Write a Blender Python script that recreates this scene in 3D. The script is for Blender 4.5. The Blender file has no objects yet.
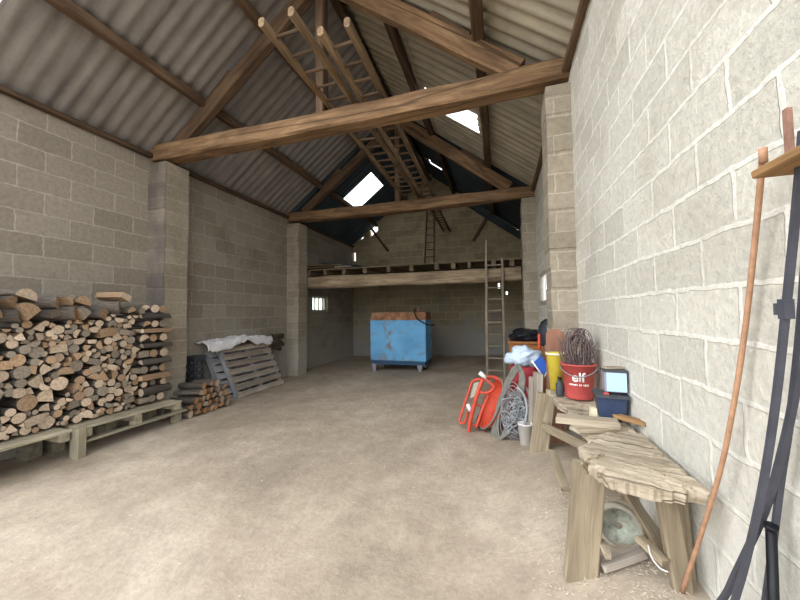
import bpy, bmesh, math, random
from mathutils import Vector, Matrix, noise
random.seed(7)
V = Vector
scene = bpy.context.scene
COL = scene.collection

# ---------------------------------------------------------------- camera
F = 323.0; H = 1.6
YAW = math.atan(98.9/323); PIT = math.atan(13.1/323); ROL = math.radians(.65)
cd = bpy.data.cameras.new('camera'); cam = bpy.data.objects.new('camera', cd); COL.objects.link(cam)
cd.sensor_width = 36; cd.lens = F/800*36; cd.clip_start = .02; cd.clip_end = 300
cam.matrix_world = Matrix.Translation((0, 0, H)) @ Matrix.Rotation(YAW, 4, 'Z') @ Matrix.Rotation(math.pi/2+PIT, 4, 'X') @ Matrix.Rotation(-ROL, 4, 'Z')
scene.camera = cam
scene.view_settings.view_transform = 'Standard'
scene.view_settings.look = 'None'
scene.view_settings.gamma = 1
scene.view_settings.exposure = 0.28
scene.view_settings.use_curve_mapping = False

def ray(u, v):
    dx, dy = u-400, 300-v
    dx, dy = dx*math.cos(ROL)+dy*math.sin(ROL), -dx*math.sin(ROL)+dy*math.cos(ROL)
    x = dx/F; z = dy/F; y = 1.
    y, z = y*math.cos(PIT)-z*math.sin(PIT), y*math.sin(PIT)+z*math.cos(PIT)
    return x*math.cos(YAW)-y*math.sin(YAW), x*math.sin(YAW)+y*math.cos(YAW), z
def P(u, v, X=None, Y=None, Z=None):
    """measure a point of the place: where the sight line meets the plane X=, Y= or Z="""
    r = ray(u, v)
    s = X/r[0] if X is not None else Y/r[1] if Y is not None else (Z-H)/r[2]
    return V((s*r[0], s*r[1], s*r[2]+H))

# ---------------------------------------------------------------- place constants
XL, XR = -5.3, .77          # inner faces of the long walls
YB = 11.2                   # inner face of the back wall
YF = 1.8                    # front edge of roof
RIDGE = (XL+XR)/2
EZ = 4.23; SL = .75          # roof underside at the walls, slope
def roof_z(x): return EZ+SL*(x-XL) if x < RIDGE else EZ+SL*(XR-x)
def sstep(a, b, x):
    t = max(0, min(1, (x-a)/(b-a))); return t*t*(3-2*t)
def fz(x, y):               # dirt floor: rises to the right, banked up along the right wall
    z = .02+.03*max(0, min(6.5, x+5.2))
    z += .27*sstep(-.35, .75, x)*(1-.75*sstep(2.6, 4.2, y))*sstep(.2, 1.2, y)
    return z

# ---------------------------------------------------------------- materials
def hexlin(h):
    f = lambda c: c/12.92 if c <= .04045 else ((c+.055)/1.055)**2.4
    return tuple(f(int(h[i:i+2], 16)/255) for i in (0, 2, 4))+(1,)
class N:
    def __init__(s, name):
        s.m = bpy.data.materials.new(name); s.m.use_nodes = True
        s.t = s.m.node_tree; s.t.nodes.clear()
        s.out = s.t.nodes.new('ShaderNodeOutputMaterial')
        s.b = s.t.nodes.new('ShaderNodeBsdfPrincipled'); s.l(s.b.outputs[0], s.out.inputs[0])
        s.b.inputs['Roughness'].default_value = .85
        s.b.inputs['Specular IOR Level'].default_value = .25
    def n(s, typ, ins={}, **kw):
        nd = s.t.nodes.new('ShaderNode'+typ)
        for k, v in kw.items(): setattr(nd, k, v)
        for k, v in ins.items():
            if hasattr(v, 'links') or isinstance(v, bpy.types.NodeSocket): s.l(v, nd.inputs[k])
            else: nd.inputs[k].default_value = v
        return nd
    def l(s, a, b): s.t.links.new(a, b)
    def coord(s, scale=(1, 1, 1)):
        tc = s.n('TexCoord'); mp = s.n('Mapping', {0: tc.outputs['Object']}); mp.inputs['Scale'].default_value = scale
        return mp.outputs[0]
    def noise(s, vec, scale, detail=4, rough=.6, dist=0):
        return s.n('TexNoise', {'Vector': vec, 'Scale': scale, 'Detail': detail, 'Roughness': rough, 'Distortion': dist}).outputs[0]
    def ramp(s, fac, stops):
        r = s.n('ValToRGB', {0: fac}); e = r.color_ramp.elements
        while len(e) < len(stops): e.new(.5)
        for i, (p, c) in enumerate(stops):
            e[i].position = p; e[i].color = c if len(c) == 4 else tuple(c)+(1,)
        return r.outputs[0]
    def mix(s, f, a, b, mode='MIX'):
        nd = s.n('Mix', data_type='RGBA', blend_type=mode)
        for i, v in ((0, f), (6, a), (7, b)):
            if isinstance(v, bpy.types.NodeSocket): s.l(v, nd.inputs[i])
            else: nd.inputs[i].default_value = v
        return nd.outputs[2]
    def math(s, op, a, b=0.0):
        nd = s.n('Math', operation=op)
        for i, v in ((0, a), (1, b)):
            if isinstance(v, bpy.types.NodeSocket): s.l(v, nd.inputs[i])
            else: nd.inputs[i].default_value = v
        return nd.outputs[0]
    def bump(s, h, strength=.4, dist=.02):
        bp = s.n('Bump', {'Height': h, 'Strength': strength, 'Distance': dist}); s.l(bp.outputs[0], s.b.inputs['Normal'])
    def base(s, c):
        if isinstance(c, bpy.types.NodeSocket): s.l(c, s.b.inputs['Base Color'])
        else: s.b.inputs['Base Color'].default_value = c
    def rnd(s): return s.n('ObjectInfo').outputs['Random']

def plain(name, h, rough=.6, var=.25, metal=0, scale=14, bump=.15):
    n = N(name); c = hexlin(h); v = n.coord()
    f = n.noise(v, scale, 5)
    n.base(n.ramp(f, [(.25, tuple(x*(1-var) for x in c[:3])), (.75, tuple(min(1, x*(1+var)) for x in c[:3]))]))
    n.b.inputs['Roughness'].default_value = rough; n.b.inputs['Metallic'].default_value = metal
    n.bump(f, bump, .01); return n.m
def wood(name, dark, mid, light, g=14, bump=.5, var=.25, crack=0):
    """grain runs along the object's own X"""
    n = N(name); v = n.coord((1, g, g)); r = n.rnd()
    off = n.n('VectorMath', {0: v, 1: n.n('CombineXYZ', {0: n.math('MULTIPLY', r, 37), 1: n.math('MULTIPLY', r, 91)}).outputs[0]}).outputs[0]
    f = n.noise(off, 1.6, 6, .65, .6); big = n.noise(n.coord((1, 2, 2)), 1.3, 3)
    c = n.ramp(f, [(.25, hexlin(dark)), (.5, hexlin(mid)), (.78, hexlin(light))])
    c = n.mix(.55, c, n.ramp(big, [(.3, (.45, .42, .4)), (.7, (1.25, 1.2, 1.15))]), 'MULTIPLY')
    hv = n.n('HueSaturation', {'Color': c, 'Value': n.math('ADD', n.math('MULTIPLY', r, var*2), 1-var)})
    col = hv.outputs[0]; hgt = f
    if crack:                                              # long drying shakes
        cv = n.n('VectorMath', {0: n.coord((.16, crack, crack)), 1: n.n('CombineXYZ', {0: n.math('MULTIPLY', r, 53), 1: n.math('MULTIPLY', r, 29), 2: r}).outputs[0]}).outputs[0]
        cn = n.noise(cv, 1.0, 2, .45, .15)
        cr = n.ramp(n.math('ABSOLUTE', n.math('SUBTRACT', cn, .5)), [(.002, (.75, .75, .75)), (.009, (0, 0, 0))])
        col = n.mix(cr, col, hexlin('3d2f23' if crack < 5 else '6b6052')); hgt = n.math('SUBTRACT', f, n.math('MULTIPLY', cr, .7))
    n.base(col); n.bump(hgt, bump, .012); return n.m
def blockwall(name, axis, bw, bh, c1, c2, mort, msize, rowoff=0, limew=.0, limecol='9a968a', bumps=.6, rough_scale=20, dirt='4a4030'):
    n = N(name); tc = n.n('TexCoord'); sp = n.n('SeparateXYZ', {0: tc.outputs['Object']})
    a = sp.outputs[axis]; z = sp.outputs[2]
    wob = n.n('TexNoise', {'Vector': tc.outputs['Object'], 'Scale': 2.2, 'Detail': 3})
    w2 = n.n('TexNoise', {'Vector': tc.outputs['Object'], 'Scale': 11, 'Detail': 3})
    a2 = n.math('ADD', a, n.math('MULTIPLY', n.math('ADD', wob.outputs[0], w2.outputs[0]), .035))
    z2 = n.math('ADD', n.math('ADD', z, rowoff), n.math('MULTIPLY', n.math('ADD', wob.outputs[0], w2.outputs[0]), .03))
    vec = n.n('CombineXYZ', {0: a2, 1: z2}).outputs[0]
    br = n.n('TexBrick', {'Vector': vec, 'Scale': 1.0, 'Mortar Size': msize, 'Mortar Smooth': .35, 'Bias': 0, 'Brick Width': bw, 'Row Height': bh,
                          'Color1': hexlin(c1), 'Color2': hexlin(c2), 'Mortar': hexlin(mort)})
    fine = n.noise(tc.outputs['Object'], rough_scale, 7, .7); med = n.noise(tc.outputs['Object'], 1.4, 5, .65)
    c = n.mix(.6, br.outputs[0], n.ramp(fine, [(.3, (.62, .62, .6)), (.7, (1.22, 1.2, 1.16))]), 'MULTIPLY')
    c = n.mix(n.ramp(med, [(.5, (0, 0, 0)), (.72, (.5, .5, .5))]), c, hexlin(dirt))
    lw = n.ramp(n.math('ADD', n.math('MULTIPLY', z, -.3), n.math('MULTIPLY', med, 1.1)), [(.05, (0, 0, 0)), (.42, (limew, limew, limew))])
    c = n.mix(lw, c, hexlin(limecol)); n.base(c); n.b.inputs['Roughness'].default_value = .95
    hgt = n.math('ADD', n.math('MULTIPLY', br.outputs['Fac'], -1.0 if bumps > 0 else 1.0), n.math('MULTIPLY', fine, 1.1))
    n.bump(hgt, abs(bumps), .03); return n.m

M = {}
M['wl'] = blockwall('grey_brown_block', 1, .50, .262, '9d9487', '8b8275', 'aaa295', .009, 0, .75, 'aaa59b', bumps=.28, dirt='6e6454')
M['wb'] = blockwall('brown_block', 0, .5, .25, 'a09378', '8c7f66', 'aea084', .010, .1, .95, '8f8c86', bumps=.28, dirt='5a4f3e')
M['wr'] = blockwall('pale_block', 1, .40, .196, 'd2cec3', 'bfbbb0', 'dedbd2', .011, .05, .6, 'dcdad3', bumps=-.5, rough_scale=26, dirt='9a917f')
M['pl'] = blockwall('pier_block', 0, .42, .205, 'a39989', '918777', 'b0a797', .008, 0, .6, 'b5afa4', bumps=.35, dirt='6e6454')
M['beam'] = wood('old_oak', '4e3c2c', '7d6349', 'a08566', 9, .7, .08, 3.2)
M['purlin'] = wood('dark_purlin_wood', '3d3026', '5b4938', '776352', 12, .5)
M['loft'] = wood('loft_wood', '54483a', '94836b', 'b5a58b', 9, .7, .1, 3.5)
M['joist'] = wood('joist_wood', '3a3026', '695c49', '877a64', 10, .5)
M['ladder'] = wood('ladder_wood', '51412f', '7a664e', 'a08a6b', 14, .3)
M['ladderg'] = wood('grey_ladder_wood', '625a4d', '8d8373', 'aaa08f', 14, .3)
M['pallet'] = wood('weathered_pallet_wood', '6f665b', '948a7e', 'b2a89b', 12, .4)
M['palletg'] = wood('grey_pallet_wood', '75777c', '95979c', 'adafb2', 12, .4, .12)
M['deck'] = wood('silver_deck_wood', '77705f', 'a09984', 'bcb5a0', 10, .5)
M['bench'] = wood('pale_bench_wood', '766b5a', 'ab9f8b', 'c9beac', 11, 1.0, .08, 7)
M['benchd'] = wood('bench_leg_wood', '6f6352', '978a74', 'b5a994', 12, .6, .12)
M['stake'] = wood('grey_stake_wood', '756c63', '9b9289', 'b8b0a6', 14, .4)
M['redwood'] = wood('reddish_board', '5f4238', '85604f', '9c7464', 12, .4)
M['shelf'] = wood('shelf_wood', '6a5138', '9c7a52', 'bd9c72', 10, .4)
M['white'] = plain('white_plastic', 'dcd9d4', .4, .08)
M['red'] = plain('red_paint', 'c4503f', .45, .2)
M['bucket'] = plain('red_plastic', 'b5504c', .4, .12, bump=.03)
M['redsack'] = plain('red_sacking', 'a83a42', .6, .2)
M['orange'] = plain('orange_red_plastic', 'd0523a', .4, .12)
M['yellow'] = plain('yellow_plastic', 'd0bc44', .45, .1)
M['blue'] = plain('blue_plastic', '2f56a8', .4, .15)
M['navy'] = plain('dark_blue_plastic', '34405a', .45, .15)
M['pale'] = plain('pale_blue_panel', 'afcdea', .35, .03)
M['greybox'] = plain('grey_casing', '8c8a92', .5, .1)
M['cream'] = plain('cream', 'd8cfb4', .7, .12)
M['black'] = plain('black_plastic', '15161a', .4, .3)
M['dark'] = plain('dark_grey_plastic', '42454a', .55, .25)
M['iron'] = plain('dark_iron', '474850', .5, .2, .1)
M['rust'] = plain('rust', '8a6a5c', .8, .35, .1, 30, .3)
M['rustp'] = plain('pale_rust', 'a98266', .75, .25, .1, 30, .3)
M['wire'] = plain('grey_wire', '8a8688', .6, .25, .2)
M['twig'] = plain('brown_wire', '6d5f5c', .7, .3)
M['net'] = plain('blue_grey_netting', '9a9fa2', .6, .25)
M['hose'] = plain('grey_hose', '76756c', .7, .25)
M['card'] = plain('brown_card', '93643a', .8, .15)
M['sheet'] = plain('white_sheeting', 'dcdadb', .5, .12, 0, 7)
M['bag'] = plain('pale_blue_bag', 'bccbdd', .4, .15, 0, 12)
M['rag'] = plain('brown_rag', '4c4238', .95, .35)
M['stone'] = plain('grey_stone', 'a7a091', .95, .25)
M['chips'] = plain('wood_chips', 'c2b8a6', .95, .3)

def m_floor():
    n = N('dirt_floor'); v = n.coord(); big = n.noise(v, .55, 6, .6, .4); fine = n.noise(v, 28, 7, .75); mid = n.noise(v, 4.5, 5, .65)
    c = n.ramp(big, [(.3, hexlin('8f8373')), (.52, hexlin('ad9f8e')), (.72, hexlin('c0b4a4'))])
    c = n.mix(.7, c, n.ramp(mid, [(.3, (.75, .72, .7)), (.7, (1.15, 1.14, 1.12))]), 'MULTIPLY')
    c = n.mix(.5, c, n.ramp(fine, [(.3, (.65, .64, .62)), (.72, (1.25, 1.25, 1.22))]), 'MULTIPLY')
    vo = n.n('TexVoronoi', {'Vector': v, 'Scale': 11}); sp = n.ramp(vo.outputs['Distance'], [(.05, (1, 1, 1)), (.09, (0, 0, 0))])
    c = n.mix(n.mix(1, sp, n.ramp(n.noise(v, 3, 2), [(.5, (0, 0, 0)), (.6, (.6, .6, .6))]), 'MULTIPLY'), c, hexlin('c6bcab'))
    n.base(c); n.b.inputs['Roughness'].default_value = .97
    n.bump(n.math('ADD', n.math('MULTIPLY', fine, .5), mid), .55, .03); return n.m
M['floor'] = m_floor()
def m_sheet(name, a, b, c_):
    n = N(name); v = n.coord(); st = n.noise(n.coord((.6, 5, .6)), 1.5, 6, .65); bl = n.noise(v, 2.2, 6, .7); fine = n.noise(v, 40, 3)
    c = n.ramp(st, [(.3, hexlin(a)), (.5, hexlin(b)), (.75, hexlin(c_))])
    c = n.mix(.7, c, n.ramp(bl, [(.3, (.68, .66, .64)), (.7, (1.15, 1.13, 1.1))]), 'MULTIPLY')
    n.base(c); n.bump(fine, .2, .01); return n.m
M['cement'] = m_sheet('fibre_cement', '757170', '88837f', '99948e')
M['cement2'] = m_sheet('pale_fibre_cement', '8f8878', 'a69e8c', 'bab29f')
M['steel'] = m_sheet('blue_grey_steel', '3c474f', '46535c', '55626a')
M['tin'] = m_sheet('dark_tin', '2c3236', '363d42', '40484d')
def m_skylight():
    n = N('clear_corrugated_plastic'); n.t.nodes.remove(n.b)
    tr = n.n('BsdfTranslucent', {'Color': (.95, .97, 1, 1)}); tp = n.n('BsdfTransparent', {'Color': (.97, .98, 1, 1)})
    f = n.ramp(n.noise(n.coord(), 9, 5, .7), [(.35, (.15, .15, .15)), (.7, (.6, .6, .6))])
    mx = n.n('MixShader', {0: f, 1: tp.outputs[0], 2: tr.outputs[0]}); n.l(mx.outputs[0], n.out.inputs[0]); return n.m
M['sky'] = m_skylight()
def m_glass():
    n = N('dusty_glass'); n.t.nodes.remove(n.b)
    gl = n.n('BsdfGlass', {'Color': (.9, .95, .95, 1), 'Roughness': .25, 'IOR': 1.05}); tl = n.n('BsdfTranslucent', {'Color': (.8, .85, .85, 1)})
    mx = n.n('MixShader', {0: .55, 1: gl.outputs[0], 2: tl.outputs[0]}); n.l(mx.outputs[0], n.out.inputs[0]); return n.m
M['glass'] = m_glass()
def m_milk():
    n = N('milky_plastic'); n.t.nodes.remove(n.b)
    tl = n.n('BsdfTranslucent', {'Color': (.97, .98, 1, 1)}); n.l(tl.outputs[0], n.out.inputs[0]); return n.m
M['milk'] = m_milk()
def m_tank():
    n = N('rusty_blue_paint'); v = n.coord(); r1 = n.noise(v, 3.2, 8, .72, .4); big = n.noise(v, 1.3, 3); sp = n.n('SeparateXYZ', {0: v})
    low = n.n('MapRange', {0: sp.outputs[2], 1: .75, 2: .35, 3: 0, 4: .13}).outputs[0]
    blue = n.ramp(big, [(.35, hexlin('5a98c4')), (.65, hexlin('70b2de'))])
    f = n.math('ADD', r1, low)
    c = n.mix(n.ramp(f, [(.55, (0, 0, 0)), (.66, (.85, .85, .85))]), blue, hexlin('7f6a50'))
    c = n.mix(n.ramp(n.noise(v, 7, 6, .7), [(.62, (0, 0, 0)), (.72, (.5, .5, .5))]), c, hexlin('8fa9b4'))
    n.base(c); n.b.inputs['Roughness'].default_value = .55; n.bump(r1, .15, .01); return n.m
M['tank'] = m_tank()
def m_tanktop():
    n = N('rust_with_blue_flakes'); v = n.coord(); r1 = n.noise(v, 6, 8, .7)
    n.base(n.ramp(r1, [(.3, hexlin('5e4a3c')), (.52, hexlin('94694c')), (.62, hexlin('a68469')), (.75, hexlin('7f9099'))])); n.bump(r1, .3, .01); return n.m
M['tanktop'] = m_tanktop()
M['tankdark'] = plain('dark_blue_paint', '2c4a66', .6, .3)
def m_end(name, a, b, c_):
    n = N(name); v = n.coord((.4, 1, 1)); sp = n.n('SeparateXYZ', {0: n.coord()})
    r = n.math('SQRT', n.math('ADD', n.math('POWER', sp.outputs[1], 2), n.math('POWER', sp.outputs[2], 2)))
    ring = n.math('SINE', n.math('ADD', n.math('MULTIPLY', r, 34), n.math('MULTIPLY', n.noise(v, 2.5, 3), 8)))
    nz = n.noise(v, 3.5, 6, .7)
    c = n.ramp(n.math('ADD', n.math('MULTIPLY', ring, .06), nz), [(.28, hexlin(a)), (.5, hexlin(b)), (.75, hexlin(c_))])
    hv = n.n('HueSaturation', {'Color': c, 'Value': n.math('ADD', n.math('MULTIPLY', n.rnd(), .5), .75)}); n.base(hv.outputs[0]); n.bump(nz, .3, .05); return n.m
M['endpale'] = m_end('pale_cut_end', '9c8670', 'c7b29a', 'e0d2be')
M['endtan'] = m_end('tan_cut_end', '84694f', 'ad9073', 'c8ae90')
M['endgrey'] = m_end('grey_cut_end', '6f655b', '938879', 'b0a594')
M['endorange'] = m_end('orange_cut_end', 'ab7449', 'cf9c6c', 'e0b88f')
def m_bark():
    n = N('bark'); v = n.coord((1.5, 7, 7)); f = n.noise(v, 1.6, 7, .7, .4); r = n.rnd()
    c = n.ramp(f, [(.3, hexlin('443d38')), (.52, hexlin('726960')), (.75, hexlin('978d81'))])
    hv = n.n('HueSaturation', {'Color': c, 'Value': n.math('ADD', n.math('MULTIPLY', r, .7), .6)}); n.base(hv.outputs[0]); n.bump(f, .7, .08); return n.m
M['bark'] = m_bark()
def m_split():
    n = N('split_wood'); v = n.coord((1, 9, 9)); f = n.noise(v, 1.5, 6, .65)
    c = n.ramp(f, [(.3, hexlin('6b5846')), (.52, hexlin('967c62')), (.75, hexlin('b89b7c'))])
    hv = n.n('HueSaturation', {'Color': c, 'Value': n.math('ADD', n.math('MULTIPLY', n.rnd(), .6), .65)}); n.base(hv.outputs[0]); n.bump(f, .4, .08); return n.m
M['split'] = m_split()
def m_disk():
    n = N('lichened_concrete'); v = n.coord(); f = n.noise(v, 26, 6, .7); g = n.noise(v, 9, 4)
    c = n.ramp(f, [(.3, hexlin('85887a')), (.5, hexlin('b5b8a8')), (.72, hexlin('d6d6c8'))])
    n.base(n.mix(n.ramp(g, [(.45, (0, 0, 0)), (.65, (.6, .6, .6))]), c, hexlin('9aa692'))); n.bump(f, .5, .02); return n.m
M['disk'] = m_disk()

# ---------------------------------------------------------------- object helpers
W = {}
def wm(o): return W.get(o.name, Matrix.Identity(4)) if o else Matrix.Identity(4)
def link(name, mesh, mats, parent=None, mat4=None):
    o = bpy.data.objects.new(name, mesh); COL.objects.link(o)
    for m in (mats if isinstance(mats, (list, tuple)) else [mats]):
        if len(mesh.materials) < len(mats if isinstance(mats, (list, tuple)) else [mats]): mesh.materials.append(M[m])
    mat4 = mat4 or Matrix.Identity(4)
    W[o.name] = mat4
    if parent:
        o.parent = parent; o.matrix_parent_inverse = wm(parent).inverted()
    o.matrix_basis = mat4
    return o
def tag(o, label, cat, group=None, kind='thing'):
    o['label'] = label; o['category'] = cat; o['kind'] = kind
    if group: o['group'] = group
    return o
def thing(name, loc, label, cat, group=None):
    o = bpy.data.objects.new(name, None); COL.objects.link(o); o.empty_display_size = .1
    m = Matrix.Translation(loc); o.matrix_basis = m; W[o.name] = m
    return tag(o, label, cat, group)
def structure(o): o['kind'] = 'structure'; return o

class MB:
    def __init__(s): s.b = bmesh.new()
    def box(s, c, d, rot=None, mi=0):
        m = Matrix.Translation(c) @ (rot.to_4x4() if rot else Matrix.Identity(4)) @ Matrix.Diagonal((d[0], d[1], d[2], 1))
        r = bmesh.ops.create_cube(s.b, size=1, matrix=m)
        for v in r['verts']:
            for f in v.link_faces: f.material_index = mi
        return s
    def box2(s, a, b, mi=0):
        a, b = V(a), V(b); return s.box((a+b)/2, [abs(x) for x in (b-a)], None, mi)
    def tube(s, pts, r, n=8, closed=False, mi=0, cap=True):
        pts = [V(p) for p in pts]; k = len(pts); rings = []
        rr = r if isinstance(r, (list, tuple)) else [r]*k
        up = None
        for i, p in enumerate(pts):
            a = pts[(i-1) % k] if (closed or i > 0) else p
            c = pts[(i+1) % k] if (closed or i < k-1) else p
            t = (c-a)
            if t.length < 1e-9: t = V((0, 0, 1))
            t.normalize()
            if up is None:
                up = V((0, 0, 1)) if abs(t.z) < .9 else V((1, 0, 0))
            x = t.cross(up)
            if x.length < 1e-4: x = t.cross(V((1, .3, 0)))
            x.normalize(); y = x.cross(t).normalized(); up = y
            rings.append([s.b.verts.new(p+(x*math.cos(q)+y*math.sin(q))*rr[i]) for q in (2*math.pi*j/n for j in range(n))])
        for i in range(k if closed else k-1):
            A, B = rings[i], rings[(i+1) % k]
            for j in range(n):
                f = s.b.faces.new((A[j], A[(j+1) % n], B[(j+1) % n], B[j])); f.smooth = True; f.material_index = mi
        if not closed and cap:
            for R_, rev in ((rings[0], True), (rings[-1], False)):
                f = s.b.faces.new(R_ if not rev else R_[::-1]); f.material_index = mi
        return s
    def lathe(s, prof, c, n=32, axis=None, mi=0):
        """prof: (r, z) pairs; axis: matrix turning local Z"""
        R_ = axis or Matrix.Identity(3); c = V(c); rings = []
        for r, z in prof:
            rings.append([s.b.verts.new(c+R_ @ V((max(r, 1e-4)*math.cos(2*math.pi*j/n), max(r, 1e-4)*math.sin(2*math.pi*j/n), z))) for j in range(n)])
        for A, B in zip(rings, rings[1:]):
            for j in range(n):
                f = s.b.faces.new((A[j], A[(j+1) % n], B[(j+1) % n], B[j])); f.smooth = True; f.material_index = mi
        return s
    def prism(s, poly, h0, h1, mi=0):
        """extrude an XY polygon from z=h0 to z=h1 (numbers or per-vertex lists)"""
        k = len(poly)
        A = [s.b.verts.new((p[0], p[1], h0[i] if isinstance(h0, list) else h0)) for i, p in enumerate(poly)]
        B = [s.b.verts.new((p[0], p[1], h1[i] if isinstance(h1, list) else h1)) for i, p in enumerate(poly)]
        for i in range(k): s.b.faces.new((A[i], A[(i+1) % k], B[(i+1) % k], B[i])).material_index = mi
        s.b.faces.new(A[::-1]).material_index = mi; s.b.faces.new(B).material_index = mi
        return s
    def mesh(s, name):
        bmesh.ops.recalc_face_normals(s.b, faces=s.b.faces)
        me = bpy.data.meshes.new(name); s.b.to_mesh(me); s.b.free(); return me
    def obj(s, name, mats, parent=None, mat4=None): return link(name, s.mesh(name), mats, parent, mat4)

def frame(p0, p1, up=(0, 0, 1)):
    x = (V(p1)-V(p0)); L = x.length; x.normalize(); up = V(up)
    if abs(x.dot(up)) > .98: up = V((0, 1, 0)) if abs(x.y) < .9 else V((1, 0, 0))
    y = up.cross(x).normalized(); z = x.cross(y)
    m = Matrix((x, y, z)).transposed().to_4x4(); m.translation = V(p0); return m, L
def beam_mesh(L, w, h, jit=.012, seg=None, ch=.14, taper=1.0, sag=0.0, ragged=0):
    """squared or hewn timber along local +X, section w (Y) x h (Z)"""
    b = MB(); seg = seg or max(2, min(26, int(L/.22))); sd = random.random()*100; rings = []
    c = min(w, h)*ch
    prof = [(-w/2+c, -h/2), (w/2-c, -h/2), (w/2, -h/2+c), (w/2, h/2-c), (w/2-c, h/2), (-w/2+c, h/2), (-w/2, h/2-c), (-w/2, -h/2+c)]
    for i in range(seg+1):
        x = L*i/seg; t = 1+(taper-1)*i/seg; ring = []
        for j, (y, z) in enumerate(prof):
            d = noise.noise_vector(V((x*1.3+sd, y*4+j*.7, z*4+sd)))*jit
            e = random.uniform(-ragged, ragged) if i in (0, seg) else 0
            ring.append(b.b.verts.new((x+e, y*t+d.y, z*t+d.z-sag*math.sin(math.pi*i/seg))))
        rings.append(ring)
    for A, B in zip(rings, rings[1:]):
        for j in range(8): b.b.faces.new((A[j], A[(j+1) % 8], B[(j+1) % 8], B[j]))
    b.b.faces.new(rings[0]); b.b.faces.new(rings[-1][::-1])
    return b.mesh('timber')
def beam(name, p0, p1, w, h, mat, parent=None, up=(0, 0, 1), **kw):
    m, L = frame(p0, p1, up); return link(name, beam_mesh(L, w, h, **kw), mat, parent, m)
def lone(o, label, cat, group=None): return tag(o, label, cat, group)

# ================================================================ SETTING
# floor: one dirt surface running out through the open front
b = MB(); xs = [-30, -18, -12, -9, -7.5, -6.5]+[-6+.12*i for i in range(61)]+[1.4, 2, 3, 5, 9, 15, 30]
ys = [-30, -18, -11, -7, -4, -2.5, -1.5, -.8]+[-.4+.12*i for i in range(104)]+[13, 15]
grid = [[b.b.verts.new((x, y, fz(x, y)+.012*noise.noise(V((x*2.1, y*2.1, 0)))+.006*noise.noise(V((x*7, y*7, 3))))) for x in xs] for y in ys]
for j in range(len(ys)-1):
    for i in range(len(xs)-1):
        b.b.faces.new((grid[j][i], grid[j][i+1], grid[j+1][i+1], grid[j+1][i])).smooth = True
structure(b.obj('floor', 'floor'))

def wall_cells(b, axis, c0, c1, u0, u1, z0, z1, holes):
    us = sorted({u0, u1, *[q for h in holes for q in h[:2]]}); zs = sorted({z0, z1, *[q for h in holes for q in h[2:]]})
    for ua, ub in zip(us, us[1:]):
        for za, zb in zip(zs, zs[1:]):
            um, zm = (ua+ub)/2, (za+zb)/2
            if any(h[0] < um < h[1] and h[2] < zm < h[3] for h in holes): continue
            if axis == 'X': b.box2((c0, ua, za), (c1, ub, zb))
            else: b.box2((ua, c0, za), (ub, c1, zb))
TH = .2
LW = (8.42, 9.3, 1.68, 2.15); RW = (5.58, 6.6, 1.74, 2.3)
b = MB(); wall_cells(b, 'X', XL-TH, XL, 1.72, YB, -.3, 4.12, [LW]); structure(b.obj('wall_left', 'wl'))
b = MB(); wall_cells(b, 'X', XR, XR+TH, .3, YB, -.3, 4.12, [RW]); structure(b.obj('wall_right', 'wr'))
# gable: stepped block top under the rake, with gaps that let daylight in
slits = [(-.015, .045, 2.38, 2.57), (.23, .29, 2.17, 2.28)]
b = MB(); wall_cells(b, 'Y', YB, YB+TH, XL-TH, XR+TH, -.3, 3.4, slits)
gaps = [(-4.58, -4.26, -.28), (-5.0, -4.88, -.07), (-.43, -.33, -.13), (.6, .7, -.13)]
x = XL-TH; dx = .065
while x < XR+TH-.001:
    xm = x+dx/2; t = roof_z(xm)-.0
    for ga, gb, gd in gaps:
        if ga < xm < gb: t = roof_z(xm)+gd-.03
    t1 = t
    if xm < -5.2 and xm > XL:                              # missing half block in the corner
        b.box2((x, YB, 3.4), (x+dx, YB+TH, 3.6)); b.box2((x, YB, 3.95), (x+dx, YB+TH, t1))
    else: b.box2((x, YB, 3.4), (x+dx, YB+TH, t1))
    x += dx
structure(b.obj('wall_back', 'wb'))

# corrugated roof slopes
def slope(name, side, holes, split):
    b = MB(); Lh = RIDGE-XL+.32; nt = 22; dy = .177/8; ny = int((YB+.2-YF)/dy); pitch = .177
    cs = 1/math.hypot(1, SL); nrm = V((-SL*cs*side*-1, 0, cs)) if side > 0 else V((-SL*cs, 0, cs))
    if side > 0: nrm = V((SL*cs, 0, cs))
    for ci in range(3):                                # three sheet courses, each lapping the one below
        tb = (0, .88, 2.0, Lh); t0, t1 = tb[ci], tb[ci+1]+(.1 if ci < 2 else 0); n1 = 9
        rows = []
        for i in range(n1+1):
            t = t0+(t1-t0)*i/n1; row = []
            for j in range(ny+1):
                y = YF+j*dy; xx = (RIDGE-t) if side < 0 else (RIDGE+t)
                z = roof_z(RIDGE)-SL*t if True else 0
                a = (.010 if side < 0 else .014)*math.sin(2*math.pi*y/pitch)+.012*(i/n1)*-1+.016*ci*-.0+(.03 if True else 0)
                sheet = int((y-YF)/1.06); a += .008*((sheet*7+ci*3) % 3-1)
                row.append(b.b.verts.new(V((xx, y, z))+nrm*a))
            rows.append(row)
        for i in range(n1):
            tm = t0+(t1-t0)*(i+.5)/n1; xm = (RIDGE-tm) if side < 0 else (RIDGE+tm)
            for j in range(ny):
                ym = YF+(j+.5)*dy
                if any(h[0] < xm < h[1] and h[2] < ym < h[3] for h in holes): continue
                f = b.b.faces.new((rows[i][j], rows[i+1][j], rows[i+1][j+1], rows[i][j+1])); f.smooth = True; f.material_index = split(xm, ym)
    bmesh.ops.delete(b.b, geom=[v for v in b.b.verts if not v.link_faces], context='VERTS')
    o = b.obj(name, ['cement', 'steel', 'tin', 'cement2']); md = o.modifiers.new('thickness', 'SOLIDIFY'); md.thickness = .007; md.offset = 1
    return structure(o)
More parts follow.
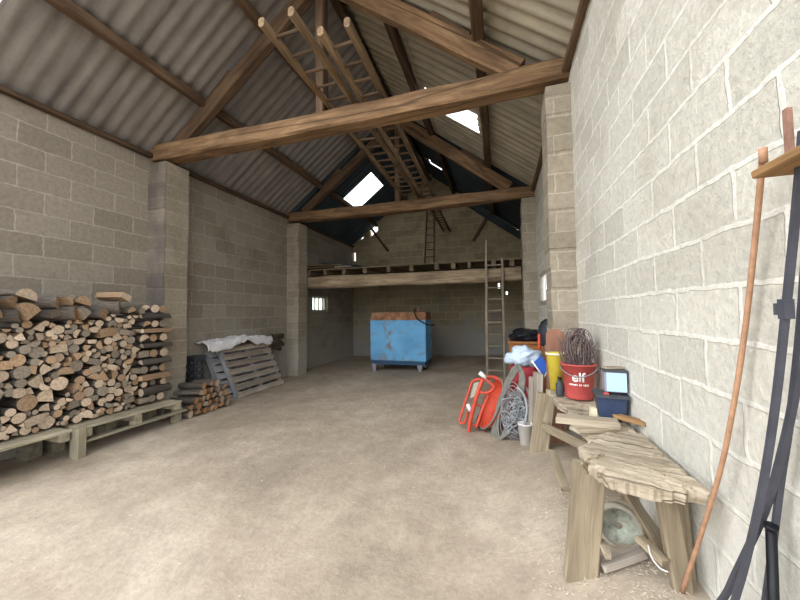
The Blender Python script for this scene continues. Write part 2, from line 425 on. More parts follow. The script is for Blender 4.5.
LS = (-4.42, -3.42, 8.5, 9.55); RS = (-1.2, -.26, 5.68, 6.3)
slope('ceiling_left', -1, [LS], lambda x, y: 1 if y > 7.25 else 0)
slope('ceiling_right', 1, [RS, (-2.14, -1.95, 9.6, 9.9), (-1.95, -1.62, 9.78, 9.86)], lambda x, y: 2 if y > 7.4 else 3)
# ridge capping
b = MB()
for i in range(24):
    y0 = YF+i*.42
    b.prism([(RIDGE-.28, y0), (RIDGE, y0), (RIDGE+.28, y0), (RIDGE+.28, y0+.43), (RIDGE, y0+.43), (RIDGE-.28, y0+.43)],
            [roof_z(RIDGE-.28)+.07, roof_z(RIDGE)+.09, roof_z(RIDGE+.28)+.07]*1+[roof_z(RIDGE+.28)+.07, roof_z(RIDGE)+.09, roof_z(RIDGE-.28)+.07],
            [roof_z(RIDGE-.28)+.085, roof_z(RIDGE)+.105, roof_z(RIDGE+.28)+.085]+[roof_z(RIDGE+.28)+.085, roof_z(RIDGE)+.105, roof_z(RIDGE-.28)+.085])
structure(b.obj('trim_1', 'cement'))
# clear sheets in the roof
def skylight(name, side, h):
    b = MB(); dy = .177/8; ny = int((h[3]-h[2]+.1)/dy); rows = []
    cs = 1/math.hypot(1, SL); nrm = V((SL*cs*side, 0, cs))
    for xx in (h[0]-.05, (h[0]+h[1])/2, h[1]+.05):
        rows.append([b.b.verts.new(V((xx, h[2]-.05+j*dy, roof_z(xx)))+nrm*(.055+.014*math.sin(2*math.pi*(h[2]-.05+j*dy)/.177))) for j in range(ny+1)])
    for A, B in zip(rows, rows[1:]):
        for j in range(ny): b.b.faces.new((A[j], B[j], B[j+1], A[j+1])).smooth = True
    o = b.obj(name, 'sky'); md = o.modifiers.new('thickness', 'SOLIDIFY'); md.thickness = .002; structure(o)
skylight('window_1', -1, LS); skylight('window_2', 1, RS)

# block piers on the long walls
def m_darkfront():  # copy of the pier block, coloured darker on its front face
    M['pldark'] = m = M['pl'].copy(); m.name = 'dark_front_pier_block'; t = m.node_tree; bs = next(n for n in t.nodes if n.type == 'BSDF_PRINCIPLED')
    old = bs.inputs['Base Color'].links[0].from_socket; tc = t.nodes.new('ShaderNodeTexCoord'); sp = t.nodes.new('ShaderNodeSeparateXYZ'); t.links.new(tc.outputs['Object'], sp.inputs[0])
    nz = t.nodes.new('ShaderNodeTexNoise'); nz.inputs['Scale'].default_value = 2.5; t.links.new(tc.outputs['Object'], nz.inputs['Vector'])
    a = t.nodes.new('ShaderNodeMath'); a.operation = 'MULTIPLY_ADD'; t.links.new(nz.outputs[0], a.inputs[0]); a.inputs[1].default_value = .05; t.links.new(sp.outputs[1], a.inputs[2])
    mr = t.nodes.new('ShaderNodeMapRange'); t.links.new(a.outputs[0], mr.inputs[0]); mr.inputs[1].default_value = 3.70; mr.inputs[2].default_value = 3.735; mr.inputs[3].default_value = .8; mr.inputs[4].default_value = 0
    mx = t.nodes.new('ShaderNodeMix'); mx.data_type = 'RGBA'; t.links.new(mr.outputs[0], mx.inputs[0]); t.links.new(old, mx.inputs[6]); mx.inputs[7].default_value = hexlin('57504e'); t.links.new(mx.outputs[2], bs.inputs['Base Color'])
m_darkfront()
def pier(name, x0, x1, y0, y1, z1, mt='pl'):
    b = MB(); z = -.2; k = 0
    while z < z1-.01:
        h = min(.205, z1-z); j = lambda: random.uniform(-.008, .008)
        b.box2((x0+(j() if x0 > -2 else 0), y0+j(), z), (x1+(j() if x1 < -2 else 0), y1+j(), z+h)); z += h
    structure(b.obj(name, mt))
pier('pillar_1', XL, -4.94, 3.68, 4.08, 4.03, 'pldark'); pier('pillar_2', .525, XR, 3.68, 4.06, 4.0)
pier('pillar_3', XL, -4.95, 7.2, 7.6, 3.98); pier('pillar_4', .5, XR, 7.2, 7.6, 4.0)
# wall windows with bars
def barred(name, x, y0, y1, z0, z1, nb, inner, pane='glass'):
    fr = MB(); t = .05; xa, xb = x-.05, x+.05
    for a, c in (((xa, y0, z0), (xb, y1, z0+t)), ((xa, y0, z1-t), (xb, y1, z1)), ((xa, y0, z0+t), (xb, y0+t, z1-t)), ((xa, y1-t, z0+t), (xb, y1, z1-t))): fr.box2(a, c)
    o = structure(fr.obj(name, 'stone'))
    g = MB(); g.box2((x-.012, y0+t, z0+t), (x-.006, y1-t, z1-t)); g.obj('window_pane', pane, o)
    for k in range(nb):
        yy = y0+(y1-y0)*(k+1)/(nb+1); q = MB(); q.tube([(inner, yy, z0+.02), (inner, yy, z1-.02)], .022 if pane == 'glass' else .012, 8); q.obj('window_bar', 'cream', o)
barred('window_3', XL-.12, *LW, 3, XL-.06); barred('window_4', XR+.03, *RW, 3, XR+.012, 'milk')

# ================================================================ ROOF TIMBER
def truss(y, label, tie_h, tie_w, zt, curl):
    t = thing('roof_truss', (RIDGE, y, zt), label, 'roof truss')
    # tie beam, hewn and slightly bowed
    m, L = frame((XL, y, zt), (XR+.02, y, zt-.02))
    link('tie_beam', beam_mesh(L, tie_w, tie_h, .022, 30, .12, .92, .03), 'beam', t, m)
    ph = .2
    def under(x): return roof_z(x)-.11-ph*.6
    for s, nm in ((-1, 0), (1, 1)):
        x0 = XL+.45 if s < 0 else XR-.5
        beam('principal_rafter', (x0, y+.02, zt+.12), (RIDGE+.03*s, y+.02, under(RIDGE)), .15, .2 if s < 0 else .25, 'purlin' if s < 0 else 'beam', t, jit=.014)
    beam('king_post', (RIDGE, y+.02, zt+.1), (RIDGE, y+.02, under(RIDGE)+.1), .13, .15, 'purlin', t)
    for s in (-1, 1):
        xc = XL+.95 if s < 0 else XR-.95
        beam('purlin_cleat', (xc+s*-.1, y, under(xc)+.16), (xc+s*-.55, y, under(xc-s*.45)+.22), .09, .12, 'purlin', t)
    return t
truss(3.82, 'front oak roof truss with long tie beam nearest the viewer', .25, .26, 4.22, 0)
truss(7.32, 'rear oak roof truss with tie beam above the hay loft', .25, .24, 4.17, 0)
for x, lab, w in ((-4.31, 'lower dark purlin under the left roof slope', .12), (-3.16, 'upper dark purlin under the left roof slope', .12),
                  (-1.42, 'upper brown purlin under the right roof slope', .12), (-.16, 'lower brown purlin under the right roof slope', .13),
                  (RIDGE, 'ridge timber running along the top of the roof', .12)):
    z = roof_z(x)-.085-(.05 if x == RIDGE else 0)
    o = beam('roof_purlin', (x, YF+.05, z), (x, YB-.01, z), w, .13, 'purlin', None, jit=.014)
    tag(o, lab, 'roof purlin')
for x, lab in ((XL+.04, 'dark wall plate timber along top of left wall'), (XR-.04, 'dark wall plate timber along top of right wall')):
    tag(beam('wall_plate', (x, YF+.03 if x < 0 else 2.0, 4.155), (x, YB, 4.155), .07, .07, 'purlin'), lab, 'wall plate')
# braces on the gable
tag(beam('gable_brace', P(362, 216, Y=11.155), P(388, 251, Y=11.155), .08, .09, 'purlin'), 'thin slanting brace on left half of the gable wall', 'brace')
tag(beam('gable_brace', P(492, 209, Y=11.155), P(473, 241, Y=11.155), .09, .09, 'purlin'), 'short slanting brace on right half of the gable wall', 'brace')
tag(beam('gable_rafter', P(462, 199, Y=10.9), P(523, 237, Y=10.9), .14, .2, 'tin'), 'black sloping rafter against the gable at right', 'rafter')

# ================================================================ LOFT
LB = (7.66, 7.9)
m, L = frame((XL+.02, 7.78, 2.46), (.49, 7.78, 2.44))
tag(link('loft_beam', beam_mesh(L, .24, .32, .03, 34, .14, .97), 'loft', None, m), 'heavy pale hewn beam carrying the front of the loft', 'beam')
lz = 2.635
jx = [-4.95, -4.45, -3.9, -3.3, -2.65, -2.05, -1.42, -1.02, -.65, -.1, .3]
ordn = ['first', 'second', 'third', 'fourth', 'fifth', 'sixth', 'seventh', 'eighth', 'ninth', 'tenth', 'eleventh', 'twelfth', 'thirteenth', 'fourteenth', 'fifteenth',
        'sixteenth', 'seventeenth', 'eighteenth', 'nineteenth', 'twentieth', 'twenty-first', 'twenty-second', 'twenty-third', 'twenty-fourth', 'twenty-fifth', 'twenty-sixth']
for i, x in enumerate(jx):
    o = beam('loft_joist', (x, 7.68, lz+.075), (x+random.uniform(-.03, .03), YB-.01, lz+.075), .1 if i != 8 else .07, .14, 'joist', jit=.008)
    tag(o, f'{ordn[i]} loft joist from the left wall, its end on the beam', 'joist', 'loft joists')
dz = lz+.145+.015; k = 0; y = 7.72
while y < YB-.05:
    w = random.uniform(.2, .26); y1 = min(y+w, YB-.01)
    o = beam('loft_board', (XL+.02, (y+y1)/2, dz+.005), (XR-.02, (y+y1)/2, dz+.005), y1-y-.008, .028, 'joist', jit=.004)
    tag(o, f'{ordn[k]} deck board of the loft back from its front edge', 'board', 'loft deck boards'); y = y1; k += 1
top = dz+.03
for i, (a, c, w, lab, mt) in enumerate((
        (( -5.05, 7.95, top+.03), (-3.75, 7.78, top+.03), .2, 'lowest grey plank lying on left end of the loft', 'stake'),
        ((-5.1, 8.2, top+.02), (-3.6, 8.35, top+.02), .22, 'grey plank behind the lowest one on the loft', 'stake'),
        ((-5.0, 8.05, top+.09), (-3.55, 8.15, top+.075), .18, 'grey plank lying on top of the loft planks', 'ladderg'),
        ((-4.7, 7.95, top+.2), (-3.3, 8.12, top+.03), .2, 'dark plank sloping down over the loft planks', 'tin'),
        ((-5.2, 7.75, top+.03), (-4.2, 7.7, top+.03), .12, 'short brown plank along front edge of the loft', 'purlin'),
        ((-5.2, 7.9, top+.13), (-4.1, 8.0, top+.12), .2, 'topmost brown board of the loft plank stack', 'joist'))):
    tag(beam('loose_plank', a, c, w, .035, mt, jit=.01), lab, 'plank', 'planks stored on the loft')

# ================================================================ LADDERS
def ladder(label, l0, l1, r0, r1, n, rad, mat, group=None, rr=.014, off=.15, rmat='purlin', level=False):
    l0, l1, r0, r1 = map(V, (l0, l1, r0, r1)); t = thing('wooden_ladder', (l0+r0)/2, label, 'ladder', group)
    across = (r0-l0).normalized()
    for a, c in ((l0, l1), (r0, r1)):
        m, L = frame(a, c, across); link('ladder_rail', beam_mesh(L, rad*1.5, rad, .008, 20, .3, .85), mat, t, m)
    for i in range(n):
        f = (i+.6)/n*.97+off*.05; A = l0.lerp(l1, f); B = r0.lerp(r1, f)
        if level: A = l0.lerp(l1, f*.86); B = r0.lerp(r1, min(1, max(0, (A.z-r0.z)/(r1.z-r0.z))))
        e = (B-A).normalized()*.03
        m, L = frame(A-e, B+e); link('ladder_rung', beam_mesh(L, rr*2, rr*2, .003, 3, .3), rmat or mat, t, m)
    return t
lzz = 4.4
ladder('long pole ladder lying across the tie beams, nearer the left wall', P(261, 22, Z=4.45), P(405, 198, Z=4.45), P(291, 11, Z=4.45), P(419, 197, Z=4.45), 19, .065, 'ladder', rr=.017)
a, c = P(320, 31, Z=4.43), P(347, 22, Z=4.43)
ladder('longer pole ladder across the tie beams, reaching past the rear beam', a, V((a.x-.12, 11.1, 4.43)), c, V((c.x-.22, 11.1, 4.43)), 30, .065, 'ladder', rr=.017)
ladder('narrow dark ladder standing on the loft against gable wall', V((-2.42, 10.75, top)), V((-2.36, 11.1, 5.25)), V((-2.08, 10.75, top)), V((-2.1, 11.1, 5.22)), 9, .045, 'purlin')
fo = P(487, 375, Y=7.3); fo.z = fz(fo.x, 7.3); fr = P(505, 374, Y=7.3); fr.z = fz(fr.x, 7.3)
tl = P(486, 240, Y=7.62); tr = P(502, 258, Y=7.615)
ladder('grey wooden ladder leaning upright against the loft beam', fo, tl, fr, V((tr.x, 7.62, tl.z-.12)) if False else tr, 10, .055, 'ladderg', rr=.015, rmat='ladderg', level=True)

# ================================================================ BLUE TANK
def tank():
    x0, x1, y0, y1 = -3.27, -1.77, 7.95, 8.75; zb = .27; zf = 1.42; zt = 1.62
    g = .5*(fz(x0, y0)+fz(x1, y0))
    t = thing('fuel_tank', ((x0+x1)/2, (y0+y1)/2, g), 'rusty blue steel tank on short feet under the loft', 'tank')
    b = MB(); b.box2((x0, y0, zb+.1), (x1, y1, zf)); o = b.obj('tank_body', 'tank', t)
    bv = o.modifiers.new('bevel', 'BEVEL'); bv.width = .02; bv.segments = 2
    b = MB(); b.prism([(x0, y0-.005), (x1, y0-.005), (x1, y1), (x0, y1)], zf, [zf, zf, zf, zf])
    b = MB(); c = .06
    lo = [b.b.verts.new(p) for p in ((x0, y0-.004, zf), (x1, y0-.004, zf), (x1, y1, zf), (x0, y1, zf))]
    hi = [b.b.verts.new(p) for p in ((x0+.02, y0+.12, zt), (x1-.02, y0+.12, zt), (x1-.02, y1-.12, zt), (x0+.02, y1-.12, zt))]
    for i in range(4): b.b.faces.new((lo[i], lo[(i+1) % 4], hi[(i+1) % 4], hi[i]))
    b.b.faces.new(hi); b.b.faces.new(lo[::-1]); o = b.obj('tank_top', 'tanktop', t); o['label'] = 'rust brown sloping top'
    b = MB(); b.box2((x0+.03, y0+.03, zb), (x1-.03, y1-.03, zb+.1)); b.obj('base_frame', 'tankdark', t)
    for fx in (x0+.1, x1-.17):
        for fy in (y0+.07, y1-.12):
            b = MB(); gz = fz(fx, fy)
            A = [b.b.verts.new((fx+sx*.035, fy+sy*.04, gz)) for sx, sy in ((-1, -1), (1, -1), (1, 1), (-1, 1))]
            B = [b.b.verts.new((fx+sx*.07, fy+sy*.06, zb+.01)) for sx, sy in ((-1, -1), (1, -1), (1, 1), (-1, 1))]
            for i in range(4): b.b.faces.new((A[i], A[(i+1) % 4], B[(i+1) % 4], B[i]))
            b.b.faces.new(A[::-1]); b.b.faces.new(B); b.obj('foot', 'greybox', t)
    for i in range(3):                                     # folded seams on the face
        pass
    b = MB(); b.lathe([(0, 0), (.07, 0), (.07, .09), (.045, .1), (.045, .13), (0, .13)], (x1-.28, y0+.3, zt), 16); b.obj('filler_cap', 'rust', t)
    b = MB(); pts = [(x1-.28, y0+.28, zt+.08), (x1-.3, y0+.1, zt+.06), (x1-.26, y0-.03, zt-.07), (x1-.16, y0-.05, zt-.2), (x1+.02, y0-.03, zt-.3), (x1+.14, y0+.02, zt-.33), (x1+.2, y0+.08, zt-.33)]
    b.tube(spl(pts), .018, 8); b.obj('hose', 'black', t)
def spl(pts, n=6):
    pts = [V(p) for p in pts]; out = []
    for i in range(len(pts)-1):
        p0, p1, p2, p3 = pts[max(i-1, 0)], pts[i], pts[i+1], pts[min(i+2, len(pts)-1)]
        for k in range(n):
            t = k/n; out.append(.5*((2*p1)+(p2-p0)*t+(2*p0-5*p1+4*p2-p3)*t*t+(3*p1-p0-3*p2+p3)*t**3))
    return out+[pts[-1]]
tank()

# ================================================================ FIREWOOD
def log_mesh(shape, endm, seed):
    rnd = random.Random(seed); b = MB(); poly = []; edge = []
    if shape == 'round':
        n = 13; sq = rnd.uniform(.86, 1)
        poly = [(math.cos(a)*(1+rnd.uniform(-.05, .05)), math.sin(a)*sq*(1+rnd.uniform(-.05, .05))) for a in (2*math.pi*i/n for i in range(n))]; edge = [0]*n
    elif shape == 'half':
        n = 9; poly = [(math.cos(a)*1.1, math.sin(a)*1.15*rnd.uniform(.95, 1.05)-.35) for a in (math.pi*i/(n-1) for i in range(n))]; edge = [0]*(n-1)+[2]
    elif shape == 'wedge':
        n = 6; poly = [(math.cos(a)*1.5-.1, math.sin(a)*1.5-.62) for a in (math.radians(48)+math.radians(84)*i/(n-1) for i in range(n))]+[(rnd.uniform(-.2, .2), -.95)]
        edge = [0]*(n-1)+[2, 2]
    else:
        poly = [(-1.15, -.6), (1.1, -.7), (1.2, .55), (.1, .72), (-1.1, .6)]; poly = [(x+rnd.uniform(-.1, .1), y+rnd.uniform(-.1, .1)) for x, y in poly]; edge = [2, 2, 0, 2, 2]
    k = len(poly); rings = []
    for i in range(6):
        x = -.5+i/5; tw = 1+.06*math.sin(i*1.7+seed)+.04*rnd.uniform(-1, 1)
        rings.append([b.b.verts.new((x, p[0]*tw, p[1]*tw)) for p in poly])
    for A, B in zip(rings, rings[1:]):
        for j in range(k):
            f = b.b.faces.new((A[j], A[(j+1) % k], B[(j+1) % k], B[j])); f.material_index = 0 if edge[j] == 0 else 2; f.smooth = edge[j] == 0
    b.b.faces.new(rings[0][::-1]).material_index = 1; b.b.faces.new(rings[-1]).material_index = 1
    me = b.mesh('log')
    for q in ('bark', endm, 'split'): me.materials.append(M[q])
    return me
SH = {'round': 'round', 'half': 'half-round', 'wedge': 'wedge-split', 'slab': 'flat split'}
TN = {'endpale': 'pale', 'endtan': 'tan', 'endgrey': 'grey', 'endorange': 'orange-brown'}
LM = {(s, e): [log_mesh(s, e, hash_) for hash_ in (11, 23, 37)] for s in SH for e in TN}
proto = {}
def put_log(shape, endm, loc, rot, length, r, label, group):
    key = (shape, endm, random.randrange(3)); me = LM[key[:2]][key[2]]
    if key not in proto: o = proto[key] = bpy.data.objects.new('firewood_log', me)
    else: o = proto[key].copy()
    COL.objects.link(o)
    o.matrix_basis = Matrix.Translation(loc) @ rot.to_4x4() @ Matrix.Diagonal((length, r, r, 1))
    tag(o, label, 'log', group); return o

# slatted platform of two old pallets, front edge raised on a post
def platform(label, y0, y1, z, post, nslat):
    xf = -4.5; xb = XL+.03
    t = thing('pallet_platform', ((XL+xf)/2, (y0+y1)/2, fz(-4.8, y0)), label, 'pallet', 'pallets under the firewood')
    for i in range(nslat):
        xa = xb+.06+(xf-xb-.11)*i/(nslat-1); beam('deck_slat', (xa, y0, z), (xa, y1, z-.01), .1, .028, 'deck', t, jit=.004)
    for f in (0.05, .5, .95):
        y = y0+(y1-y0)*f
        beam('cross_bearer', (xb, y, z-.062), (xf, y, z-.062), .09, .09, 'deck', t, jit=.005)
        b = MB(); gz = fz(-5, y); b.box2((-5.2, y-.06, gz-.01), (-5.0, y+.06, z-.1)); b.obj('rear_support', 'deck', t)
    if post:
        beam('post', (xf+.01, y0-.03, fz(xf, y0)-.02), (xf+.01, y0-.03, z+.03), .1, .13, 'deck', t, up=(1, 0, 0), jit=.008)
        beam('bottom_runner', (xf-.04, y0+.03, z-.155), (xf-.04, y1+.08, z-.155), .1, .025, 'deck', t, jit=.004)
        for f in (.5, .97):
            y = y0+(y1-y0)*f; b = MB(); b.box2((xf-.09, y-.05, z-.15), (xf-.005, y+.05, z-.1)); b.obj('block', 'deck', t)
        y = y1-.03; b = MB(); b.box2((xf-.11, y-.05, fz(xf, y)-.01), (xf-.03, y+.05, z-.165)); b.obj('foot', 'deck', t)
    else:
        b = MB(); y = y0+.1; b.box2((xf-.11, y-.05, fz(xf, y)-.01), (xf-.03, y+.05, z-.1)); b.obj('foot', 'deck', t)
platform('grey slatted pallet under the left half of firewood stack', 1.1, 2.38, .36, False, 6)
platform('grey slatted pallet raised on a post under firewood beside the pier', 2.46, 3.66, .345, True, 6)

def deckz(y): return .385 if y < 2.42 else .37
items = []                                                    # packed log sections (y, z, r, course)
def drop(y, r, base):
    z = base(y)+r
    for (yy, zz, rr, c_) in items:
        d = abs(y-yy); s = (r+rr)*.97
        if d < s: z = max(z, zz+math.sqrt(s*s-d*d))
    return z
def topline(y): return 1.55 if y < 2.7 else 1.62
course = 0; rng = random.Random(5)
while course < 26:
    y = 1.5+rng.uniform(0, .05); placed = 0
    while y < 3.17:
        big = 1.03 if y < 2.3 else .9
        r = min(.08, max(.026, rng.gammavariate(7, .0067)))*big*(1 if course > 2 else .85)
        y += r
        z = drop(y, r, deckz)
        if z+r < topline(y)+.02 and y+r < 3.22: items.append((y, z, r, course)); placed += 1
        y += r*.98
    course += 1
    if not placed: break
byc = {}
for it in items: byc.setdefault(it[3], []).append(it)
for c_, L_ in byc.items():
    L_.sort(key=lambda q: -q[0])
    for i, (y, z, r, _) in enumerate(L_):
        sh = rng.choices(['round', 'half', 'wedge', 'slab'], [5, 2.5, 2.5, 1.5])[0]
        en = rng.choices(['endpale', 'endtan', 'endgrey'], [4, 2.2, 2.6])[0]
        if sh == 'slab': rot = Matrix.Rotation(rng.uniform(-.3, .3), 3, 'X')
        else: rot = Matrix.Rotation(rng.uniform(0, 6.28), 3, 'X')
        yaw = rng.uniform(-.12, .12); ln = rng.uniform(.34, .42)
        lab = f'{TN[en]} {SH[sh]} log, course {c_+1} up the stack, {ordn[min(i, 25)]} from the pier end'
        put_log(sh, en, (-4.78-ln/2+rng.uniform(-.03, .03)+.06, y, z), Matrix.Rotation(yaw, 3, 'Z') @ rot, ln, r*(1.02 if sh == 'round' else 1.1), lab, 'firewood in the main stack')
# criss-cross end of the stack by the pier
z = deckz(3.4)+.01; k = 0
while z < 1.72:
    h = .052*rng.uniform(.8, 1.25); n = 3
    lay = 'lengthways' if k % 2 else 'crossways'
    for i in range(n):
        sh = rng.choice(['half', 'round', 'slab', 'round']); r = h*rng.uniform(.85, .98); en = rng.choice(['endpale', 'endtan', 'endpale', 'endgrey'])
        if k % 2: loc = (-5.02+.15*i, 3.41+rng.uniform(-.02, .03), z+h); rot = Matrix.Rotation(math.pi/2+rng.uniform(-.05, .05), 3, 'Z'); pos = ('nearest the wall', 'in the middle', 'at the front')[i]
        else: loc = (-4.92+rng.uniform(-.03, .03), 3.28+.125*i, z+h); rot = Matrix.Rotation(rng.uniform(-.05, .05), 3, 'Z'); pos = ('farthest from the pier', 'in the middle', 'nearest the pier')[i]
        put_log(sh, en, loc, rot @ Matrix.Rotation(0 if sh == 'slab' else rng.uniform(0, .6), 3, 'X'), .38 if not k % 2 else .40, r,
                f'{SH[sh]} log laid {lay}, layer {k+1} of the criss-cross end, {pos}', 'criss-crossed firewood by the pier')
    z += 2*h*.97; k += 1
# big logs lying along the top
def topz(y, r):
    z = max([zz+rr for (yy, zz, rr, c_) in items if abs(yy-y) < (.09 if c_ < 90 else .13)]+[deckz(y)]); return z+r*.93
words = ['first', 'second', 'third', 'fourth', 'fifth', 'sixth', 'seventh', 'eighth', 'ninth']
for row, (ya, yb, n) in enumerate(((1.62, 2.92, 8), (1.6, 2.6, 6))):
    new = []
    for i in range(n):
        y = ya+(yb-ya)*(i+.5)/n; r = .086-.012*i/n-.008*row; yaw = .55+.4*math.sin(i*2.1+row); ln = .46-.02*i; r *= 1+.16*math.sin(i*3.7+row*1.3)
        z = topz(y, r); sh = ('half', 'round', 'wedge')[(i+row) % 3]; en = ('endtan', 'endpale', 'endgrey', 'endtan')[(i*2+row) % 4]
        new.append((y, z, r, 99))
        put_log(sh, en, (-4.84-.02*row, y, z), Matrix.Rotation(yaw, 3, 'Z') @ Matrix.Rotation(.35*math.sin(i*2.3), 3, 'X'), ln, r*1.05,
            f'{TN[en]} {SH[sh]} log slanting on top of stack, {("lower", "uppermost")[row]} row, {words[n-1-i]} from the pier', 'logs lying on top of the stack')
    items += new
for i, (y, r, yaw, sh, en, lab) in enumerate(((2.96, .062, .25, 'slab', 'endpale', 'square-ended pale block tilted on top of the stack'), (3.05, .05, .15, 'half', 'endtan', 'tan half-round log on top beside the criss-cross end'),
                                 (3.17, .045, .2, 'round', 'endgrey', 'grey round log on top next to the criss-cross end'))):
    put_log(sh, en, (-4.86, y, topz(y, r)), Matrix.Rotation(yaw, 3, 'Z') @ Matrix.Rotation(-.35 if i == 0 else .3, 3, 'X'), .36, r, lab, 'logs lying on top of the stack')
# low heap of bark-covered logs on the floor
heap = []; rows_ = ((7, 3.72), (7, 3.72), (6, 3.79), (5, 3.85), (3, 3.95))
for row, (n, y0) in enumerate(rows_):
    for i in range(n):
        r = random.uniform(.048, .062); heap.append((row, i, y0+.112*i, .06+.096*row, r))
rw = ('bottom', 'second', 'third', 'fourth', 'top')
for row, i, y, z, r in heap:
    sh = ['round', 'half', 'round', 'wedge'][(row*3+i) % 4]; en = 'endorange' if (i+row) % 3 else 'endpale'
    put_log(sh, en, (-4.71+.015*((i*5+row) % 4), y+.05, fz(-4.7, y)+z), Matrix.Rotation(.3+random.uniform(-.06, .06), 3, 'Z') @ Matrix.Rotation(random.uniform(-.3, .3), 3, 'X'), .40, r,
            f'{TN[en]} {SH[sh]} log in {rw[row]} row of the floor heap, {ordn[i]} from the firewood stack', 'log heap on the floor beside the pier')

# ================================================================ LEANING PALLETS
def leaning():
    y0, y1 = 4.96, 6.28; bx, tx = -4.66, -5.03; bz, tz_ = fz(-4.68, 5.5)+.01, 1.0
    ax = V((tx-bx, 0, tz_-bz)); Ls = ax.length; ax.normalize(); nr = V((ax.z, 0, -ax.x))  # outward normal (towards the room)
    def pal(label, off, mt, mtb, drop_, dy=0):
        o0 = V((bx, 0, bz))-nr*off
        t = thing('wooden_pallet', (o0.x, y0, bz), label, 'pallet', 'pallets leaning on the left wall')
        def pt(s, y, d): return o0+ax*s+nr*d+V((0, y+dy-.12*s, 0))
        for y in (y0+.05, (y0+y1)/2, y1-.05): beam('stringer', pt(0, y, -.06), pt(Ls-drop_, y, -.06), .1, .09, mtb, t, up=(0, 1, 0), jit=.004)
        n = 7
        for i in range(n):
            s = .06+(Ls-drop_-.12)*i/(n-1); beam('slat', pt(s, y0, 0), pt(s, y1, 0), .11, .022, mt, t, up=tuple(nr), jit=.004)
        for i in range(3):
            s = .07+(Ls-drop_-.14)*i/2; beam('bottom_slat', pt(s, y0, -.125), pt(s, y1, -.125), .1, .02, mtb, t, up=tuple(nr), jit=.004)
    pal('front brown slatted pallet leaning under the white sheet', .02, 'pallet', 'palletg', 0)
    pal('rear grey pallet sandwiched between front pallet and wall', .15, 'palletg', 'palletg', .02, -.17)
leaning()
# sheet over the pallets
def crumple(name, mat, X, Y, nx, ny, fn, label, cat, thick=.008):
    b = MB(); g = [[b.b.verts.new(fn(i/nx, j/ny)) for i in range(nx+1)] for j in range(ny+1)]
    for j in range(ny):
        for i in range(nx): b.b.faces.new((g[j][i], g[j][i+1], g[j+1][i+1], g[j+1][i])).smooth = True
    o = b.obj(name, mat); s = o.modifiers.new('thickness', 'SOLIDIFY'); s.thickness = thick; s.offset = 1
    return tag(o, label, cat)
def fsheet(u, v):
    y = 4.5+1.72*u; x0, x1 = -5.28, -4.98
    if v < .72: q = v/.72; x = x0+(x1-x0)*q; z = 1.1-.02*q
    else: q = (v-.72)/.28; x = x1+.035*math.sin(q*2); z = 1.08-.12*q*(1+.4*math.sin(u*9))
    d = noise.noise(V((u*8, v*5, 1)))*.045+abs(noise.noise(V((u*19, v*11, 5))))*.05+noise.noise(V((u*40, v*20, 5)))*.012
    return V((x, y, z+d+.04*math.sin(u*3)**2))
crumple('plastic_sheet', 'sheet', 0, 0, 90, 40, fsheet, 'crumpled white sheet draped over the leaning pallets', 'sheet')
b = MB()
for i in range(12):
    p = P(random.uniform(268, 281), random.uniform(336, 348), X=-5.02); a = random.uniform(0, 6.28)
    b.tube(spl([p+V((random.uniform(-.1, .08), random.uniform(-.16, .16), random.uniform(-.05, .05))) for _ in range(4)], 4), random.uniform(.02, .045), 7)
b.tube(spl([P(270, 345, X=-5.0), P(273, 358, X=-5.0), P(276, 366, X=-5.05), P(281, 377, X=-5.1), V((-5.12, 6.5, fz(-5.1, 6.5)))], 4), [.035]*3+[.025]*14, 7)
tag(b.obj('rag_bundle', 'rag'), 'dark brown rag bundle hanging at right end of pallets', 'rag')
def crate():
    y0, y1, x0, x1 = 4.36, 4.56, -5.28, -5.08; z0 = fz(-5, 4.7)
    t = thing('plastic_crate', ((x0+x1)/2, (y0+y1)/2, z0), 'dark grey slatted crate on end between wall and pallets', 'crate')
    for i in range(7):
        b = MB(); z = z0+.07+.115*i; b.box2((x0, y0, z), (x1, y0+.02, z+.06)); b.box2((x1-.02, y0+.02, z), (x1, y1, z+.06)); b.box2((x0, y0+.02, z), (x0+.02, y1, z+.06)); b.obj('crate_slat', 'dark', t)
    for x in (x0+.025, x1-.025):
        for y in (y0+.03, y1-.02):
            b = MB(); b.box2((x-.018, y-.018, z0), (x+.018, y+.018, z0+.84)); b.obj('corner_post', 'dark', t)
    b = MB(); b.box2((x0-.0, y0-.03, z0+.8), (x1+.03, y1, z0+.86)); b.obj('rim', 'dark', t)
crate()

